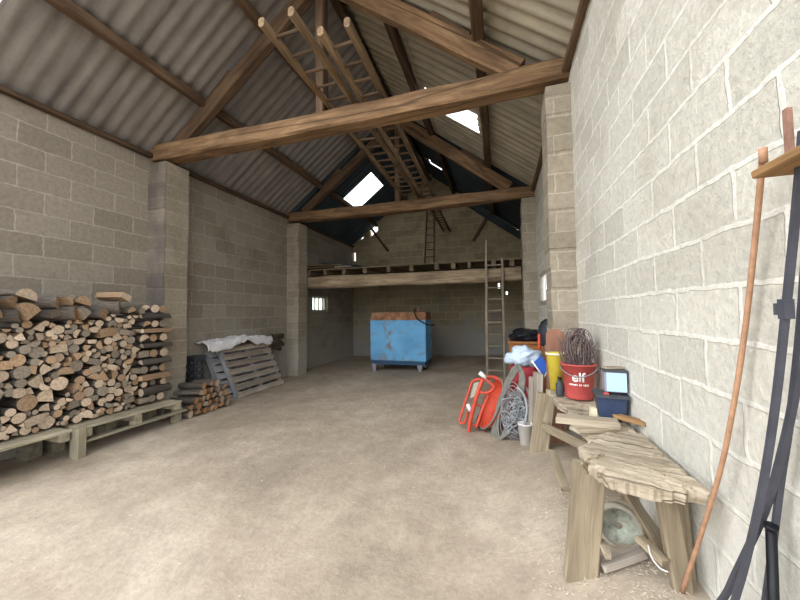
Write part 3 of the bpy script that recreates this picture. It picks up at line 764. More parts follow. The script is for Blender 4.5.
# ================================================================ WORKBENCHES (right wall)
def rough_slab(poly, z0fn, th, mat, seed, ragged=.02, clip=None):
    """weathered thick board from an XY outline: cracked top, frayed edge; grain along local X"""
    rnd = random.Random(seed); pts = []; nv = len(poly)
    for i in range(nv):
        a, c = V(poly[i]), V(poly[(i+1) % nv]); n = max(1, int((c-a).length/.012))
        pts += [a.lerp(c, k/n) for k in range(n)]
    cen = V((sum(p.x for p in pts)/len(pts), sum(p.y for p in pts)/len(pts)))
    out = []
    for p in pts:
        d = (p-cen).normalized(); q = ragged*(noise.noise(V((p.x*30, p.y*30, seed)))-.3+.8*noise.noise(V((p.x*90, p.y*90, seed)))); out.append(p+d*q)
    b = bmesh.new(); K = 34; top, bot = [], []
    def zt(x, y):
        crack = max(0, .16-abs(noise.noise(V((x*3, y*24, seed)))))/.16
        return z0fn(x, y)+.010*noise.noise(V((x*3+seed, y*12, 0)))+.004*noise.noise(V((x*20, y*60, 2)))-.026*crack*max(0, .35+noise.noise(V((x*4, y*5, 9))))
    for k in range(1, K+1):
        f = k/K; e = .012*max(0, f-.93)/.07
        ring = [cen.lerp(p, f) for p in out]
        top.append([b.verts.new((p.x, p.y, zt(p.x, p.y)-e)) for p in ring])
    c0 = b.verts.new((cen.x, cen.y, zt(cen.x, cen.y))); n = len(out)
    mid = [b.verts.new((p.x+.004*noise.noise(V((p.x*60, p.y*60, 7))), p.y, z0fn(p.x, p.y)-th*.55)) for p in out]
    low = [b.verts.new((cen.lerp(p, .985).x, cen.lerp(p, .985).y, z0fn(p.x, p.y)-th*(1+.25*noise.noise(V((p.x*9, p.y*9, seed)))))) for p in out]
    for j in range(n):
        q = (j+1) % n
        b.faces.new((c0, top[0][j], top[0][q]))
        for A, B in zip(top, top[1:]): b.faces.new((A[j], B[j], B[q], A[q]))
        b.faces.new((top[-1][j], mid[j], mid[q], top[-1][q])); b.faces.new((mid[j], low[j], low[q], mid[q]))
    b.faces.new(low)
    bmesh.ops.recalc_face_normals(b, faces=b.faces); me = bpy.data.meshes.new('slab'); b.to_mesh(me); b.free(); return me
ROT90 = Matrix.Rotation(-.38, 4, 'Z')   # grain runs out from the wall, a little askew
def slab_obj(name, poly, zf, th, mat, parent, seed, rag=.02):
    # mesh is built turned so that the grain (local X) runs along world Y
    inv = ROT90.inverted(); p2 = []
    for p in poly:
        q = inv @ V((p[0], p[1], 0)); p2.append((q.x, q.y))
    def zz(x, y):
        q = ROT90 @ V((x, y, 0)); return zf(q.x, q.y)
    return link(name, rough_slab(p2, zz, th, mat, seed, rag), mat, parent, ROT90.copy())
# near bench
t = thing('workbench', (.55, 1.75, fz(.5, 1.7)), 'nearest rough bench, thick cracked slab top on plank legs', 'workbench')
slab_obj('bench_top', [(.362, 1.62), (.42, 1.5), (.55, 1.46), (.735, 1.49), (.745, 2.12), (.52, 2.06), (.37, 1.86)], lambda x, y: .935+.012*math.sin(y*6), .06, 'bench', t, 3, .018)
beam('bench_leg', V((.326, 1.72, fz(.33, 1.72)-.02)), V((.385, 1.73, .885)), .135, .05, 'benchd', t, up=(0, -1, 0), jit=.008)
beam('bench_leg', V((.69, 1.64, fz(.69, 1.64)-.02)), V((.645, 1.66, .88)), .07, .05, 'benchd', t, up=(0, -1, 0), jit=.005)
beam('bench_leg', V((.73, 1.72, fz(.73, 1.72)-.02)), V((.705, 1.72, .88)), .08, .05, 'benchd', t, up=(0, -1, 0), jit=.005)
b = MB()
for i in range(7): b.tube(spl([V((.36+.012*i, 1.66+.02*i, .87)), V((.345+.014*i, 1.65+.02*i, .905)), V((.335+.02*i, 1.63+.02*i, .925+.01*(i % 3)))], 3), .006, 5)
b.obj('splinter', 'benchd', t)
# far bench
t = thing('trestle_bench', (.55, 2.75, fz(.5, 2.7)), 'farther broken bench on splayed legs, carrying the red bucket', 'workbench')
zfar = lambda x, y: .885+.018*(3.3-y)
slab_obj('bench_top', [(.45, 2.14), (.745, 2.16), (.745, 3.34), (.40, 3.32), (.415, 2.72), (.455, 2.6), (.44, 2.5)], zfar, .045, 'bench', t, 9, .014)
beam('front_plank', V((.46, 2.14, .872)), V((.76, 2.2, .872)), .1, .03, 'bench', t, jit=.006)
for (x0, x1, y) in ((.28, .36, 3.3), (.35, .44, 3.28)):
    beam('trestle_leg', V((x0, y-.02, fz(x0, y)-.02)), V((x1, y, .84)), .085, .05, 'benchd', t, up=(0, -1, 0), jit=.006)
beam('trestle_leg', V((.72, 3.25, fz(.72, 3.25)-.02)), V((.7, 3.25, .84)), .08, .05, 'benchd', t, up=(0, -1, 0))
beam('trestle_leg', V((.72, 2.3, fz(.72, 2.3)-.02)), V((.7, 2.3, .86)), .08, .05, 'benchd', t, up=(0, -1, 0))
beam('brace_board', V((.36, 3.22, .56)), V((.66, 2.6, .6)), .07, .03, 'benchd', t, up=(1, 0, 0), jit=.004)
# loose wood on the benches
for i, (a, c, w, h, lab, mt) in enumerate((
        (P(556, 418, Z=.93), P(617, 424, Z=.93), .1, .04, 'thick frayed board end on bench between slab and bucket', 'bench'),
        (P(575, 430, Z=.9), P(620, 428, Z=.9), .1, .03, 'thin splintered board tucked under edge of the slab', 'bench'),
        (P(617, 416, Z=.955), P(647, 424, Z=.96), .06, .025, 'small brown-edged plank lying against wall on the bench', 'shelf'),
        (P(600, 411, Z=.93), P(624, 409, Z=.935), .05, .02, 'short tan offcut in front of the dark blue tub', 'shelf'))):
    tag(beam('offcut', a, c, w, h, mt, jit=.008, ragged=.012), lab, 'offcut', 'offcuts on the benches')

# elf bucket
BK = P(579, 396, Y=2.95); BK.z = zfar(.55, 2.95)+.012
def bucket():
    t = thing('bucket', BK, 'red plastic bucket with white lettering, full of tangled wire', 'bucket')
    r0, r1, h = .098, .122, .275
    b = MB(); b.lathe([(0, 0), (r0, 0), (r0+.002, .01), (r1, h-.012), (r1+.012, h-.012), (r1+.012, h), (r1-.006, h), (r0-.006, .02), (0, .02)], BK, 40); b.obj('bucket_body', 'bucket', t)
    face = math.atan2(-BK.y, -BK.x)
    def lettering(body, size, zc, name):
        cu = bpy.data.curves.new('lettering', 'FONT'); cu.body = body; cu.size = size; cu.align_x = 'CENTER'; cu.offset = size*.025
        ob = bpy.data.objects.new('tmp', cu); COL.objects.link(ob)
        dg = bpy.context.evaluated_depsgraph_get(); me0 = ob.evaluated_get(dg).to_mesh(); bb = bmesh.new(); bb.from_mesh(me0); ob.evaluated_get(dg).to_mesh_clear()
        bpy.data.objects.remove(ob); bmesh.ops.subdivide_edges(bb, edges=bb.edges[:], cuts=2)
        bmesh.ops.triangulate(bb, faces=bb.faces)
        for v in bb.verts:
            z = zc+v.co.y; rr = r0+(r1-r0)*z/h+.0035; a = face+v.co.x/rr
            v.co = BK+V((rr*math.cos(a), rr*math.sin(a), z))
        r_ = bmesh.ops.extrude_face_region(bb, geom=bb.faces[:])
        for v in r_['geom']:
            if isinstance(v, bmesh.types.BMVert): d = v.co-BK; d.z = 0; v.co -= d.normalized()*.003
        me = bpy.data.meshes.new('lettering'); bb.to_mesh(me); bb.free(); link(name, me, 'white', t)
    lettering('elf', .1, .145, 'lettering')
    # an unreadable smaller line: short white strokes
    b = MB(); a = face-.62
    for wdt in (.09, .05, .11, .07, .08, .05, 0, .07, .09, 0, .06, .1, .07, .08):
        if wdt:
            rr = r0+(r1-r0)*.118/h+.001
            b.box(BK+V((rr*math.cos(a+wdt/2), rr*math.sin(a+wdt/2), .118)), (.004, wdt*rr*.8, .014), Matrix.Rotation(a+wdt/2, 3, 'Z'))
        a += (wdt or .06)+.02
    b.obj('small_lettering', 'white', t)
    b = MB(); pts = [BK+V((math.cos(a)*(r1+.016), math.sin(a)*(r1+.016), h-.03-.06*math.sin(a-face+math.pi/2)**2)) for a in (face-1.57+math.pi*k/14 for k in range(15))]
    b.tube(pts, .004, 6); b.obj('bail_handle', 'wire', t)
bucket()
b = MB(); rg = random.Random(3)
for i in range(46):
    c = BK+V((rg.uniform(-.03, .03), rg.uniform(-.03, .03), .34+rg.uniform(-.03, .1))); rx, rz = rg.uniform(.04, .105), rg.uniform(.09, .18); th = rg.uniform(-.9, .9); tl_ = rg.uniform(-.4, .4)
    c.z = max(c.z, BK.z+.05+rz*.95)
    c.z = min(c.z, BK.z+.56-rz)
    Rm = Matrix.Rotation(th, 3, 'Z') @ Matrix.Rotation(tl_, 3, 'Y')
    b.tube([c+Rm @ V((rx*math.cos(a)*(1+.1*math.sin(3*a+i)), .03*math.sin(2*a+i), rz*math.sin(a))) for a in (2*math.pi*k/18 for k in range(18))], rg.uniform(.0025, .0045), 5, True)
for i in range(30):
    a = rg.uniform(0, 6.28); p = BK+V((.05*math.cos(a), .05*math.sin(a), .1)); q = BK+V((.13*math.cos(a)+rg.uniform(-.04, .04), .1*math.sin(a), rg.uniform(.32, .55)))
    b.tube(spl([p, p.lerp(q, .5)+V((rg.uniform(-.04, .04), 0, .05)), q], 4), .003, 4)
tag(b.obj('wire_tangle', 'twig'), 'tangled coil of brown wire standing in the red bucket', 'wire')

# yellow bucket and small dark bottle
c = P(557, 388, Y=3.2); c.z = zfar(c.x, 3.2)+.012
t = thing('bucket', c, 'yellow plastic bucket behind the red one on the bench', 'bucket')
b = MB(); b.lathe([(0, 0), (.055, 0), (.078, .31), (.084, .315), (.084, .33), (.074, .33), (.05, .01), (0, .01)], c, 28); b.obj('bucket_body', 'yellow', t)
b = MB(); b.lathe([(.08, .313), (.089, .313), (.089, .332), (.08, .332)], c, 28); b.obj('rim', 'cream', t)
c = P(560, 391, Y=2.98); c.z = zfar(c.x, 2.98)+.012
t = thing('bottle', c, 'small dark grey bottle in front of the yellow bucket', 'bottle')
b = MB(); b.lathe([(0, 0), (.03, 0), (.032, .01), (.032, .09), (.014, .12), (.014, .135), (0, .135)], c, 18); b.obj('bottle_body', 'dark', t)
b = MB(); b.lathe([(.016, .125), (.016, .15), (0, .15)], c, 14); b.obj('cap', 'black', t)

# dark blue tub with the pale-faced box on top
def tub():
    zb = zfar(.66, 2.5)+.02; c0 = V((.675, 2.42, zb)); R_ = Matrix.Rotation(-.12, 3, 'Z')
    t = thing('plastic_tub', c0, 'dark blue plastic tub on the bench beside red bucket', 'tub')
    b = MB(); w, d, h = .16, .16, .135
    lo = [(-w/2+.01, -d/2+.01), (w/2-.01, -d/2+.01), (w/2-.01, d/2-.01), (-w/2+.01, d/2-.01)]; hi = [(-w/2, -d/2), (w/2, -d/2), (w/2, d/2), (-w/2, d/2)]
    A = [b.b.verts.new(c0+R_ @ V((x, y, 0))) for x, y in lo]; B = [b.b.verts.new(c0+R_ @ V((x, y, h))) for x, y in hi]
    for i in range(4): b.b.faces.new((A[i], A[(i+1) % 4], B[(i+1) % 4], B[i]))
    b.b.faces.new(A[::-1]); b.b.faces.new(B); o = b.obj('tub_body', 'navy', t); bv = o.modifiers.new('b', 'BEVEL'); bv.width = .006; bv.segments = 2
    b = MB(); b.box(c0+R_ @ V((0, 0, h+.006)), (w+.025, d+.025, .016), R_); lid_ = b.obj('lid', 'dark', t)
    b = MB(); b.box(c0+R_ @ V((-.03, -.055, h+.02)), (.03, .015, .012), R_); b.obj('catch', 'bucket', lid_)
    bz = zb+h+.028; c1 = V((.70, 2.42, bz)); R2 = Matrix.Rotation(-.1, 3, 'Z')
    t = thing('control_box', c1, 'small grey box with pale blue front, standing on the tub', 'box')
    w, d, h = .12, .1, .13
    b = MB(); b.box(c1+V((-.0, 0, h/2)), (w, d, h), R2); o = b.obj('casing', 'greybox', t); bv = o.modifiers.new('b', 'BEVEL'); bv.width = .004
    b = MB(); b.box(c1+R2 @ V((.004, -d/2-.003, h/2)), (w*.9, .008, h*.9), R2); b.obj('front_panel', 'pale', t)
    b = MB(); b.box(c1+R2 @ V((0, 0, h+.004)), (w+.012, d+.012, .01), R2); b.obj('lid', 'dark', t)
    tag(beam('wood_scrap', c1+V((-.06, -.02, h+.02)), c1+V((.05, .02, h+.02)), .04, .012, 'bench', jit=.004), 'cream sliver of wood on top of the grey box', 'wood scrap')
    b = MB(); b.box(V((.565, 2.38, zfar(.56, 2.38)+.04)), (.035, .045, .07)); tag(b.obj('block', 'cream'), 'small cream block at left corner of the dark tub', 'block')
tub()

# ================================================================ UNDER THE BENCHES
def concrete_wheel():
    c = P(619, 526, Y=1.93); R_ = (Matrix.Rotation(-.22, 3, 'Z') @ Matrix.Rotation(math.radians(78), 3, 'X'))
    t = thing('round_weight', c, 'round pale green-grey concrete disc leaning under the near bench', 'disc')
    r = .102
    b = MB(); b.lathe([(.016, -.02), (.085, -.02), (r-.02, -.02), (r-.02, .012), (.09, .004), (.016, .004), (.016, -.02)], c, 48, R_); b.obj('disc', 'disk', t)
    b = MB(); b.lathe([(r-.02, -.03), (r, -.03), (r+.004, 0), (r, .024), (r-.014, .028), (r-.02, .02), (r-.02, -.03)], c, 48, R_); b.obj('rim', 'stone', t)
concrete_wheel()
for a, c, w, h, lab, mt in (
        (P(619, 478, Y=2.0), P(671, 565, Y=1.7), .05, .03, 'grey stick slanting down under the near bench', 'benchd'),
        (P(602, 566, Y=1.72), P(642, 552, Y=1.8), .05, .03, 'short block of wood on the floor below the disc', 'stake'),
        (P(640, 538, Y=1.72), P(665, 562, Y=1.62), .04, .03, 'broken stub of wood at foot of the slanting stick', 'benchd'),
        (P(552, 452, Y=2.55), P(566, 490, Y=2.2), .05, .03, 'narrow plank on the floor behind the near bench leg', 'benchd'),
        (P(600, 540, Y=1.75), P(608, 556, Y=1.65), .03, .025, 'splintered chunk beside the near bench leg', 'bench')):
    for q in (a, c): q.z = max(q.z, fz(q.x, q.y)+h*.5)
    tag(beam('scrap_wood', a, c, w, h, mt, jit=.006, ragged=.01), lab, 'scrap wood', 'scrap wood under the benches')
# chaff and splinters banked against the wall
b = MB(); rg = random.Random(8)
for i in range(1500):
    y = rg.uniform(1.1, 2.5); x = rg.triangular(.1, .76, .62)
    L_ = rg.uniform(.004, .018); a = rg.uniform(0, 3.14); b.box((x, y, fz(x, y)+.004+rg.uniform(0, .012)), (L_, rg.uniform(.002, .004), .002), Matrix.Rotation(a, 3, 'Z') @ Matrix.Rotation(rg.uniform(-.5, .5), 3, 'Y'))
for i in range(130):
    y = rg.uniform(1.2, 6); x = rg.uniform(-4, .3); s = rg.uniform(.003, .008)
    b.box((x, y, fz(x, y)+.004), (s*1.6, s, s*.5), Matrix.Rotation(rg.uniform(0, 3), 3, 'Z'))
tag(b.obj('chaff_debris', 'chips'), 'pale wood chips and chaff scattered over the dirt floor', 'debris', None, 'stuff')
b = MB(); b.tube(spl([P(648, 545, Y=1.66), P(652, 558, Y=1.62), P(660, 568, Y=1.6), P(668, 572, Y=1.58)], 5), .003, 5)
tag(b.obj('string', 'white'), 'bit of white string hanging from stub under bench', 'string')

# ================================================================ CLUTTER BESIDE THE FAR PIER
# white pot
c = P(526, 446, Y=3.55); c = V((c.x, 3.55, fz(c.x, 3.55)))
t = thing('pot', c, 'white paint-stained pot on the floor by trestle legs', 'pot')
b = MB(); b.lathe([(0, 0), (.055, 0), (.07, .2), (.076, .2), (.076, .212), (.064, .212), (.05, .012), (0, .012)], c, 24); b.obj('pot_body', 'white', t)
b = MB(); b.lathe([(.0, .17), (.063, .17)], c, 24); b.lathe([(.063, .165), (0, .165)], c, 24); b.obj('contents', 'stone', t)
# stakes
for i, (u0, u1, vt, lab) in enumerate(((533, 525, 377, 'leftmost upright grey stake behind the trestle'), (537, 531, 372, 'middle upright grey stake behind the trestle, tallest'),
                                       (541, 538, 374, 'rightmost upright grey stake behind the trestle'))):
    y = 3.56-.03*i; a = P(u0-3, 425, Y=y+.06); a.z = fz(a.x, a.y); q = P(u0-1, vt, Y=y)
    tag(beam('wooden_stake', a, q, .055, .03, 'stake', None, up=(0, -1, 0), jit=.005), lab, 'stake', 'grey stakes behind the trestle')
# red wheelbarrow stood on its nose
def barrow():
    y = 4.05; base = P(478, 436, Y=y); base.z = fz(base.x, y)
    t = thing('wheelbarrow', base, 'small red wheelbarrow stood on its nose with white grips', 'wheelbarrow')
    Q = lambda u, v, dy=0: P(u, v, Y=y+dy)
    b = MB(); b.tube(spl([Q(482, 376, -.1), Q(489, 382, -.12), Q(494, 386.5, -.12), Q(491, 391, -.13), Q(485, 393, -.14), Q(480, 392, -.14)], 5), .017, 8); b.obj('handle_tube', 'red', t)
    b = MB(); b.tube(spl([Q(483, 379, -.1), Q(478, 392, -.1), Q(473, 410, -.08), Q(469, 431, -.04), Q(478, 434.5, -.03), Q(486, 433, -.02)], 5), .024, 8); b.obj('frame_tube', 'red', t)
    b = MB(); b.tube(spl([Q(481, 379, .05), Q(473, 381, .1), Q(469, 391, .1), Q(464, 406, .08), Q(459.5, 421, .06), Q(465, 422, .03), Q(468, 411, 0)], 5), .016, 8); b.obj('frame_tube', 'red', t)
    b = MB(); b.tube(spl([Q(489, 395, -.06), Q(483, 408, -.06), Q(476, 428, -.05)], 5), .018, 8); b.obj('leg_tube', 'red', t)
    b = MB(); b.tube(spl([Q(487, 377, 0), Q(494, 377.5, .02), Q(500, 380.5, .03), Q(504, 385, .04), Q(502, 391, .03)], 5), .024, 8); b.obj('tray_lip', 'red', t)
    b = MB(); b.tube([Q(470, 424, -.03), Q(481, 426, -.03)], .012, 8); b.obj('cross_bar', 'red', t)
    b = MB(); b.tube([Q(473, 404, -.02), Q(484, 407, -.02)], .012, 8); b.obj('cross_bar', 'red', t)
    b = MB(); g4 = [Q(474, 383, .06), Q(481, 382, .04), Q(477, 396, .02), Q(470, 398, .06)]
    A = [b.b.verts.new(p) for p in g4]; B = [b.b.verts.new(p+V((0, .015, 0))) for p in g4]
    for i in range(4): b.b.faces.new((A[i], A[(i+1) % 4], B[(i+1) % 4], B[i]))
    b.b.faces.new(A[::-1]); b.b.faces.new(B); o = b.obj('plate', 'stone', t); o['label'] = 'pale grey plate'
    for p, q in ((Q(479.5, 372.5, -.1), Q(486, 378, -.11)), (Q(467.5, 404, 0), Q(470.5, 411, -.02))):
        b = MB(); b.tube([p, q], [.026, .022], 10); o = b.obj('grip', 'white', t); o['label'] = 'white rubber grip'
    # tray: dished oval pan leaning to the right
    cu = Q(493, 404, 0); ex = (Q(503, 380, .03)-Q(484, 428, -.02)); L_ = ex.length/2; ex.normalize(); nn = V((-.85, -.5, .25)); nn = (nn-ex*nn.dot(ex)).normalized(); ey = nn.cross(ex)
    b = MB(); rings = []
    for rr, dd in ((1, .03), (1.0, 0), (.9, -.05), (.7, -.09), (.35, -.105), (.01, -.11)):
        rings.append([b.b.verts.new(cu+ex*(L_*rr*math.cos(a))+ey*(.17*rr*math.sin(a))+nn*dd) for a in (2*math.pi*k/28 for k in range(28))])
    for A, B in zip(rings, rings[1:]):
        for j in range(28): b.b.faces.new((A[j], A[(j+1) % 28], B[(j+1) % 28], B[j])).smooth = True
    o = b.obj('tray', 'orange', t); s = o.modifiers.new('thickness', 'SOLIDIFY'); s.thickness = .006
    b = MB(); b.tube([cu+ex*(L_*1.02*math.cos(a))+ey*(.175*math.sin(a))+nn*.03 for a in (2*math.pi*k/28 for k in range(28))], .011, 6, True); b.obj('rim', 'hose', o)
    b = MB(); w = Q(481, 432, .1); w.z = max(w.z, fz(w.x, w.y)+.09); R_ = Matrix.Rotation(1.2, 3, 'Z') @ Matrix.Rotation(math.pi/2, 3, 'X')
    b.lathe([(.05, -.02), (.08, -.025), (.09, 0), (.08, .025), (.05, .02), (.05, -.02)], w, 24, R_); b.obj('wheel', 'dark', t)
barrow()
# hoop of grey hose and roll of wire netting
b = MB(); rg = random.Random(12)
for i in range(5):
    cu = P(506+i*1.2, 404, Y=3.86-.02*i); L_ = .47-.02*i; ex = V((.33, 0, 1)).normalized(); ey = V((.5, -.85, -.16)).normalized()
    b.tube([cu+ex*(L_*math.cos(a))+ey*(.14*math.sin(a))+V((rg.uniform(-.005, .005), 0, 0)) for a in (2*math.pi*k/36 for k in range(36))], .012, 6, True)
o = b.obj('hose_coil', 'hose'); tag(o, 'tall hoop of grey hose leaning between wheelbarrow and red drum', 'hose')
b = MB()
for i in range(16):
    cu = P(514+rg.uniform(-4, 4), 411+rg.uniform(-6, 8), Y=3.74+rg.uniform(-.05, .04)); L_ = rg.uniform(.16, .28); th = rg.uniform(-.3, .5); ex = V((math.sin(th), 0, math.cos(th))); ey = V((.75, -.6, -.2))
    cu.z = max(cu.z, fz(cu.x, cu.y)+L_*1.0)
    b.tube([cu+ex*(L_*math.cos(a))+ey*(.13*math.sin(a)) for a in (2*math.pi*k/24 for k in range(24))], .004, 5, True)
tag(b.obj('wire_roll', 'wire'), 'loose roll of grey wire beside the grey hose hoop', 'wire')
b = MB()
for i in range(60):
    p = P(rg.triangular(503, 531, 516), rg.uniform(404, 434), Y=3.66+rg.uniform(-.06, .05)); p.z = max(p.z, fz(p.x, p.y)+.05)
    b.tube(spl([p+V((rg.uniform(-.07, .07), rg.uniform(-.04, .04), rg.uniform(-.05, .1))) for _ in range(4)], 3), .005, 4)
b.tube(spl([P(517, 387, Y=3.6), P(524, 395, Y=3.58), P(527, 410, Y=3.58), P(524, 428, Y=3.6)], 5), .012, 6)
tag(b.obj('netting_tangle', 'net'), 'tangle of pale blue netting in front of wire roll', 'netting')
# red drum with bag on it
c = V((.27, 4.25, fz(.27, 4.25)))
t = thing('drum', c, 'dull red plastic drum behind the wire and hose', 'drum')
b = MB(); b.lathe([(0, 0), (.15, 0), (.165, .1), (.165, .6), (.155, .7), (.14, .72), (0, .72)], c, 28); b.obj('drum_body', 'redsack', t)
b = MB(); b.lathe([(.167, .22), (.172, .23), (.167, .24)], c, 28); b.lathe([(.167, .47), (.172, .48), (.167, .49)], c, 28); b.obj('hoop', 'redsack', t)
def lump(name, c, rx, ry, rz, mat, label, cat, seed, amp=.3, sh=None):
    b = MB(); r = bmesh.ops.create_icosphere(b.b, subdivisions=4, radius=1)
    for v in b.b.verts:
        d = 1+amp*noise.noise(v.co*1.6+V((seed, 0, 0)))+amp*.5*noise.noise(v.co*4+V((0, seed, 0)))
        v.co = V((c[0]+v.co.x*rx*d, c[1]+v.co.y*ry*d, c[2]+max(-.75, v.co.z)*rz*d))
    for f in b.b.faces: f.smooth = True
    return tag(b.obj(name, mat), label, cat)
lump('plastic_bag', (.27, 4.2, c.z+.82), .19, .15, .12, 'bag', 'crumpled white and blue bag on top of the red drum', 'bag', 4, .45)
# cabinet and black bag
c = V((.31, 5.0, fz(.3, 5))); t = thing('cabinet', c, 'orange-brown wooden cabinet standing behind the red drum', 'cabinet')
b = MB(); b.box2((.13, 4.8, c.z), (.62, 5.2, 1.16)); b.obj('cabinet_body', 'card', t)
b = MB(); b.box2((.15, 4.785, c.z+.05), (.37, 4.798, 1.12)); b.obj('door', 'card', t)
b = MB(); b.box2((.385, 4.785, c.z+.05), (.6, 4.798, 1.12)); b.obj('door', 'card', t)
b = MB(); b.box2((.11, 4.77, 1.16), (.64, 5.22, 1.185)); b.obj('cabinet_top', 'card', t)
lump('bin_bag', (.38, 4.98, 1.26), .24, .17, .1, 'black', 'slumped black plastic bag on top of the brown cabinet', 'bag', 9, .4)
# blue dustpan-like panel with white edging, poles and shovel
q = [P(u, v, Y=3.62) for u, v in ((533, 363), (543, 377), (549, 366), (541, 356))]
t = thing('blue_panel', q[1], 'bright blue plastic panel with white edging above the stakes', 'panel')
b = MB(); A = [b.b.verts.new(p) for p in q]; B = [b.b.verts.new(p+V((0, .02, 0))) for p in q]
for i in range(4): b.b.faces.new((A[i], A[(i+1) % 4], B[(i+1) % 4], B[i]))
b.b.faces.new(A); b.b.faces.new(B[::-1]); b.obj('panel_board', 'blue', t)
b = MB(); b.tube([P(532, 361, Y=3.61), P(544, 378, Y=3.61)], .009, 6); b.obj('edging', 'white', t)
b = MB(); b.tube([P(544, 378, Y=3.6), P(548, 369, Y=3.61)], .007, 6); b.obj('edging', 'white', t)
q0 = V((.455, 4.2, fz(.45, 4.2)))
t = thing('pole', q0, 'thin pole with red top standing beside the black bag', 'pole')
pt_ = P(539, 334, Y=4.25); b = MB(); b.tube([q0, q0.lerp(pt_, .8)], .013, 8); b.obj('shaft', 'wire', t)
b = MB(); b.tube([q0.lerp(pt_, .8), pt_], .016, 8); b.obj('red_tip', 'red', t)
# shovel blade-up
s0 = V((.6, 4.35, fz(.6, 4.35))); s1 = P(546, 345, Y=4.3)
t = thing('shovel', s0, 'dark shovel standing blade up beside the pier', 'shovel')
b = MB(); b.tube([s0, s1], .018, 8); b.obj('handle', 'stake', t)
b = MB(); cu = P(547, 335, Y=4.3); rings = []
prof = [(-.14, .05), (-.1, .1), (0, .11), (.1, .1), (.16, .07), (.2, .01)]
for zz, ww in prof:
    rings.append([b.b.verts.new(cu+V((ww*math.sin(a), .05*math.cos(a)-.03, zz))) for a in (-1.3+2.6*k/8 for k in range(9))])
for A, B in zip(rings, rings[1:]):
    for j in range(8): b.b.faces.new((A[j], A[j+1], B[j+1], B[j])).smooth = True
o = b.obj('blade', 'dark', t); s = o.modifiers.new('thickness', 'SOLIDIFY'); s.thickness = .004
tag(beam('plank', V((.42, 3.6, fz(.42, 3.6))), P(551, 338, Y=3.64), .035, .025, 'stake', None, up=(0, -1, 0)), 'thin grey lath slanting beside the reddish board', 'lath')
# rounded reddish board against the pier
m, L = frame(V((.50, 3.47, fz(.5, 3.47))), P(555, 329, Y=3.64), (0, -1, 0))
b = MB(); w = .085; out = [(0, -w), (L-.06, -w)]+[(L-.06+.06*math.sin(a), -w*math.cos(a)) for a in (math.pi*k/8 for k in range(1, 8))]+[(L-.06, w), (0, w)]
b.prism(out, -.012, .012)
tag(b.obj('round_top_board', 'redwood', None, m), 'reddish round-topped board leaning against the pier', 'board')

# ================================================================ RIGHT WALL: SHELF, ROD, BARS
def shelf():
    a = P(752, 180, Y=1.07); y0, y1 = .5, 1.07; z = a.z+.012; xm = (a.x+.768)/2
    t = thing('wall_shelf', (xm, .85, z), 'small wooden shelf with rusty iron pin on the right wall', 'shelf')
    beam('shelf_board', V((xm, y0, z)), V((xm, y1, z)), .768-a.x, .02, 'shelf', t, jit=.003)
    q = P(790, 156, X=xm+.01); 
    b = MB(); b.box((q.x, q.y, z+.085), (.012, .014, .15)); b.obj('iron_pin', 'rust', t)
    b = MB(); b.box((q.x, q.y, z+.016), (.026, .026, .012)); b.obj('pin_collar', 'rust', t)
    b = MB(); b.box2((.74, .8, z-.1), (.768, .84, z-.011)); b.obj('bracket', 'rust', t)
shelf()
gz = lambda x, y: fz(x, y)
b = MB(); b.tube(spl([P(763, 152, Y=1.11), P(757, 220, X=.725), P(745, 330, X=.738), P(731, 420, X=.725), P(715, 490, X=.715), V((.68, 1.62, fz(.68, 1.62)+.0))], 6), .0075, 8)
b.tube([P(763, 152, Y=1.11)+V((0, 0, -.03)), P(763, 152, Y=1.11)+V((0, 0, .01))], .0092, 8)
tag(b.obj('iron_rod', 'rustp'), 'long bent rusty rod leaning on right wall by shelf', 'rod')
def bar(label, pts, w, mat='iron', clamp=None):
    pts = spl(pts, 7); t = thing('flat_bar', pts[-1], label, 'bar', 'iron bars leaning on the right wall')
    b = MB(); rings = []
    for i, p in enumerate(pts):
        d = (pts[min(i+1, len(pts)-1)]-pts[max(i-1, 0)]).normalized(); s = d.cross(V((1, 0, 0))).normalized()
        rings.append([b.b.verts.new(p+s*w*x+V((.007*y, 0, 0))) for x, y in ((-1, -1), (1, -1), (1, 1), (-1, 1))])
    for A, B in zip(rings, rings[1:]):
        for j in range(4): b.b.faces.new((A[j], A[(j+1) % 4], B[(j+1) % 4], B[j]))
    b.b.faces.new(rings[0]); b.b.faces.new(rings[-1][::-1]); b.obj('shaft', mat, t)
    if clamp:
        b = MB(); b.box(clamp, (.02, .022, .05)); b.box(clamp+V((-.008, .014, 0)), (.01, .01, .03)); b.obj('clamp', mat, t)
    return t
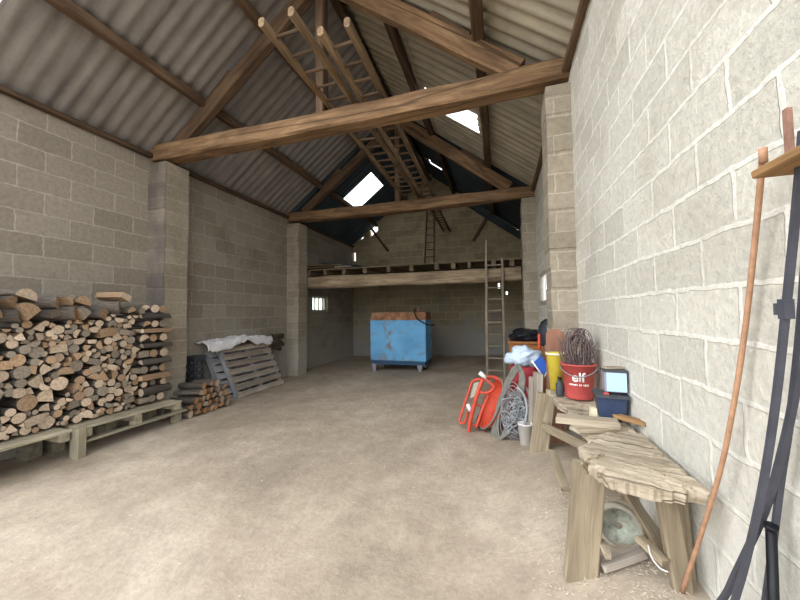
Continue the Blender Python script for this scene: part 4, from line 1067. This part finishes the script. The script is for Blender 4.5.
bar('front dark iron bar with a clamp leaning on right wall', [P(803, 130, X=.70), P(797, 200, X=.70), P(787, 300, X=.69), P(776, 400, X=.68), P(762, 490, X=.66), P(745, 565, X=.655), P(735, 600, X=.645), P(722, 650, X=.63)], .0054, clamp=P(786, 309, X=.69))
bar('bowed iron bar crossing behind the clamp bar', [P(806, 310, X=.74), P(797, 380, X=.735), P(785, 440, X=.73), P(765, 510, X=.72), P(735, 575, X=.70), P(722, 600, X=.69), P(690, 640, X=.66)], .0066)
bar('straight slim iron bar nearest the right edge', [P(808, 220, X=.745), P(800, 330, X=.745), P(790, 420, X=.745), P(781, 480, X=.74), P(771, 560, X=.73), P(760, 640, X=.71)], .0045)
p = P(768, 545, X=.70); b = MB(); b.tube([V((p.x, p.y, fz(p.x, p.y))), P(771, 527, X=.72)], .012, 10); b.tube([P(771, 529, X=.72), P(771.5, 525, X=.72)], .015, 10)
tag(b.obj('pipe_stub', 'black'), 'short black pipe standing among iron bars at the wall', 'pipe')

# ================================================================ LIGHT: overcast daylight through the open front and roof
w = bpy.data.worlds.new('overcast_sky'); scene.world = w; w.use_nodes = True; nt = w.node_tree
bg = nt.nodes['Background']; tc = nt.nodes.new('ShaderNodeTexCoord')
def nd(typ, **kw):
    n = nt.nodes.new('ShaderNode'+typ)
    for k, v in kw.items(): setattr(n, k, v)
    return n
nrm = nd('VectorMath', operation='NORMALIZE'); nt.links.new(tc.outputs['Generated'], nrm.inputs[0])
dot = nd('VectorMath', operation='DOT_PRODUCT'); nt.links.new(nrm.outputs[0], dot.inputs[0]); dot.inputs[1].default_value = V((-.72, -.58, .38)).normalized()
mr = nd('MapRange', interpolation_type='SMOOTHSTEP'); nt.links.new(dot.outputs['Value'], mr.inputs[0])      # brighter cloud where the sun stands behind it
mr.inputs[1].default_value = .2; mr.inputs[2].default_value = 1.0; mr.inputs[3].default_value = 2.3; mr.inputs[4].default_value = 4.2
bg.inputs[0].default_value = (.93, .965, 1.0, 1); nt.links.new(mr.outputs[0], bg.inputs[1])
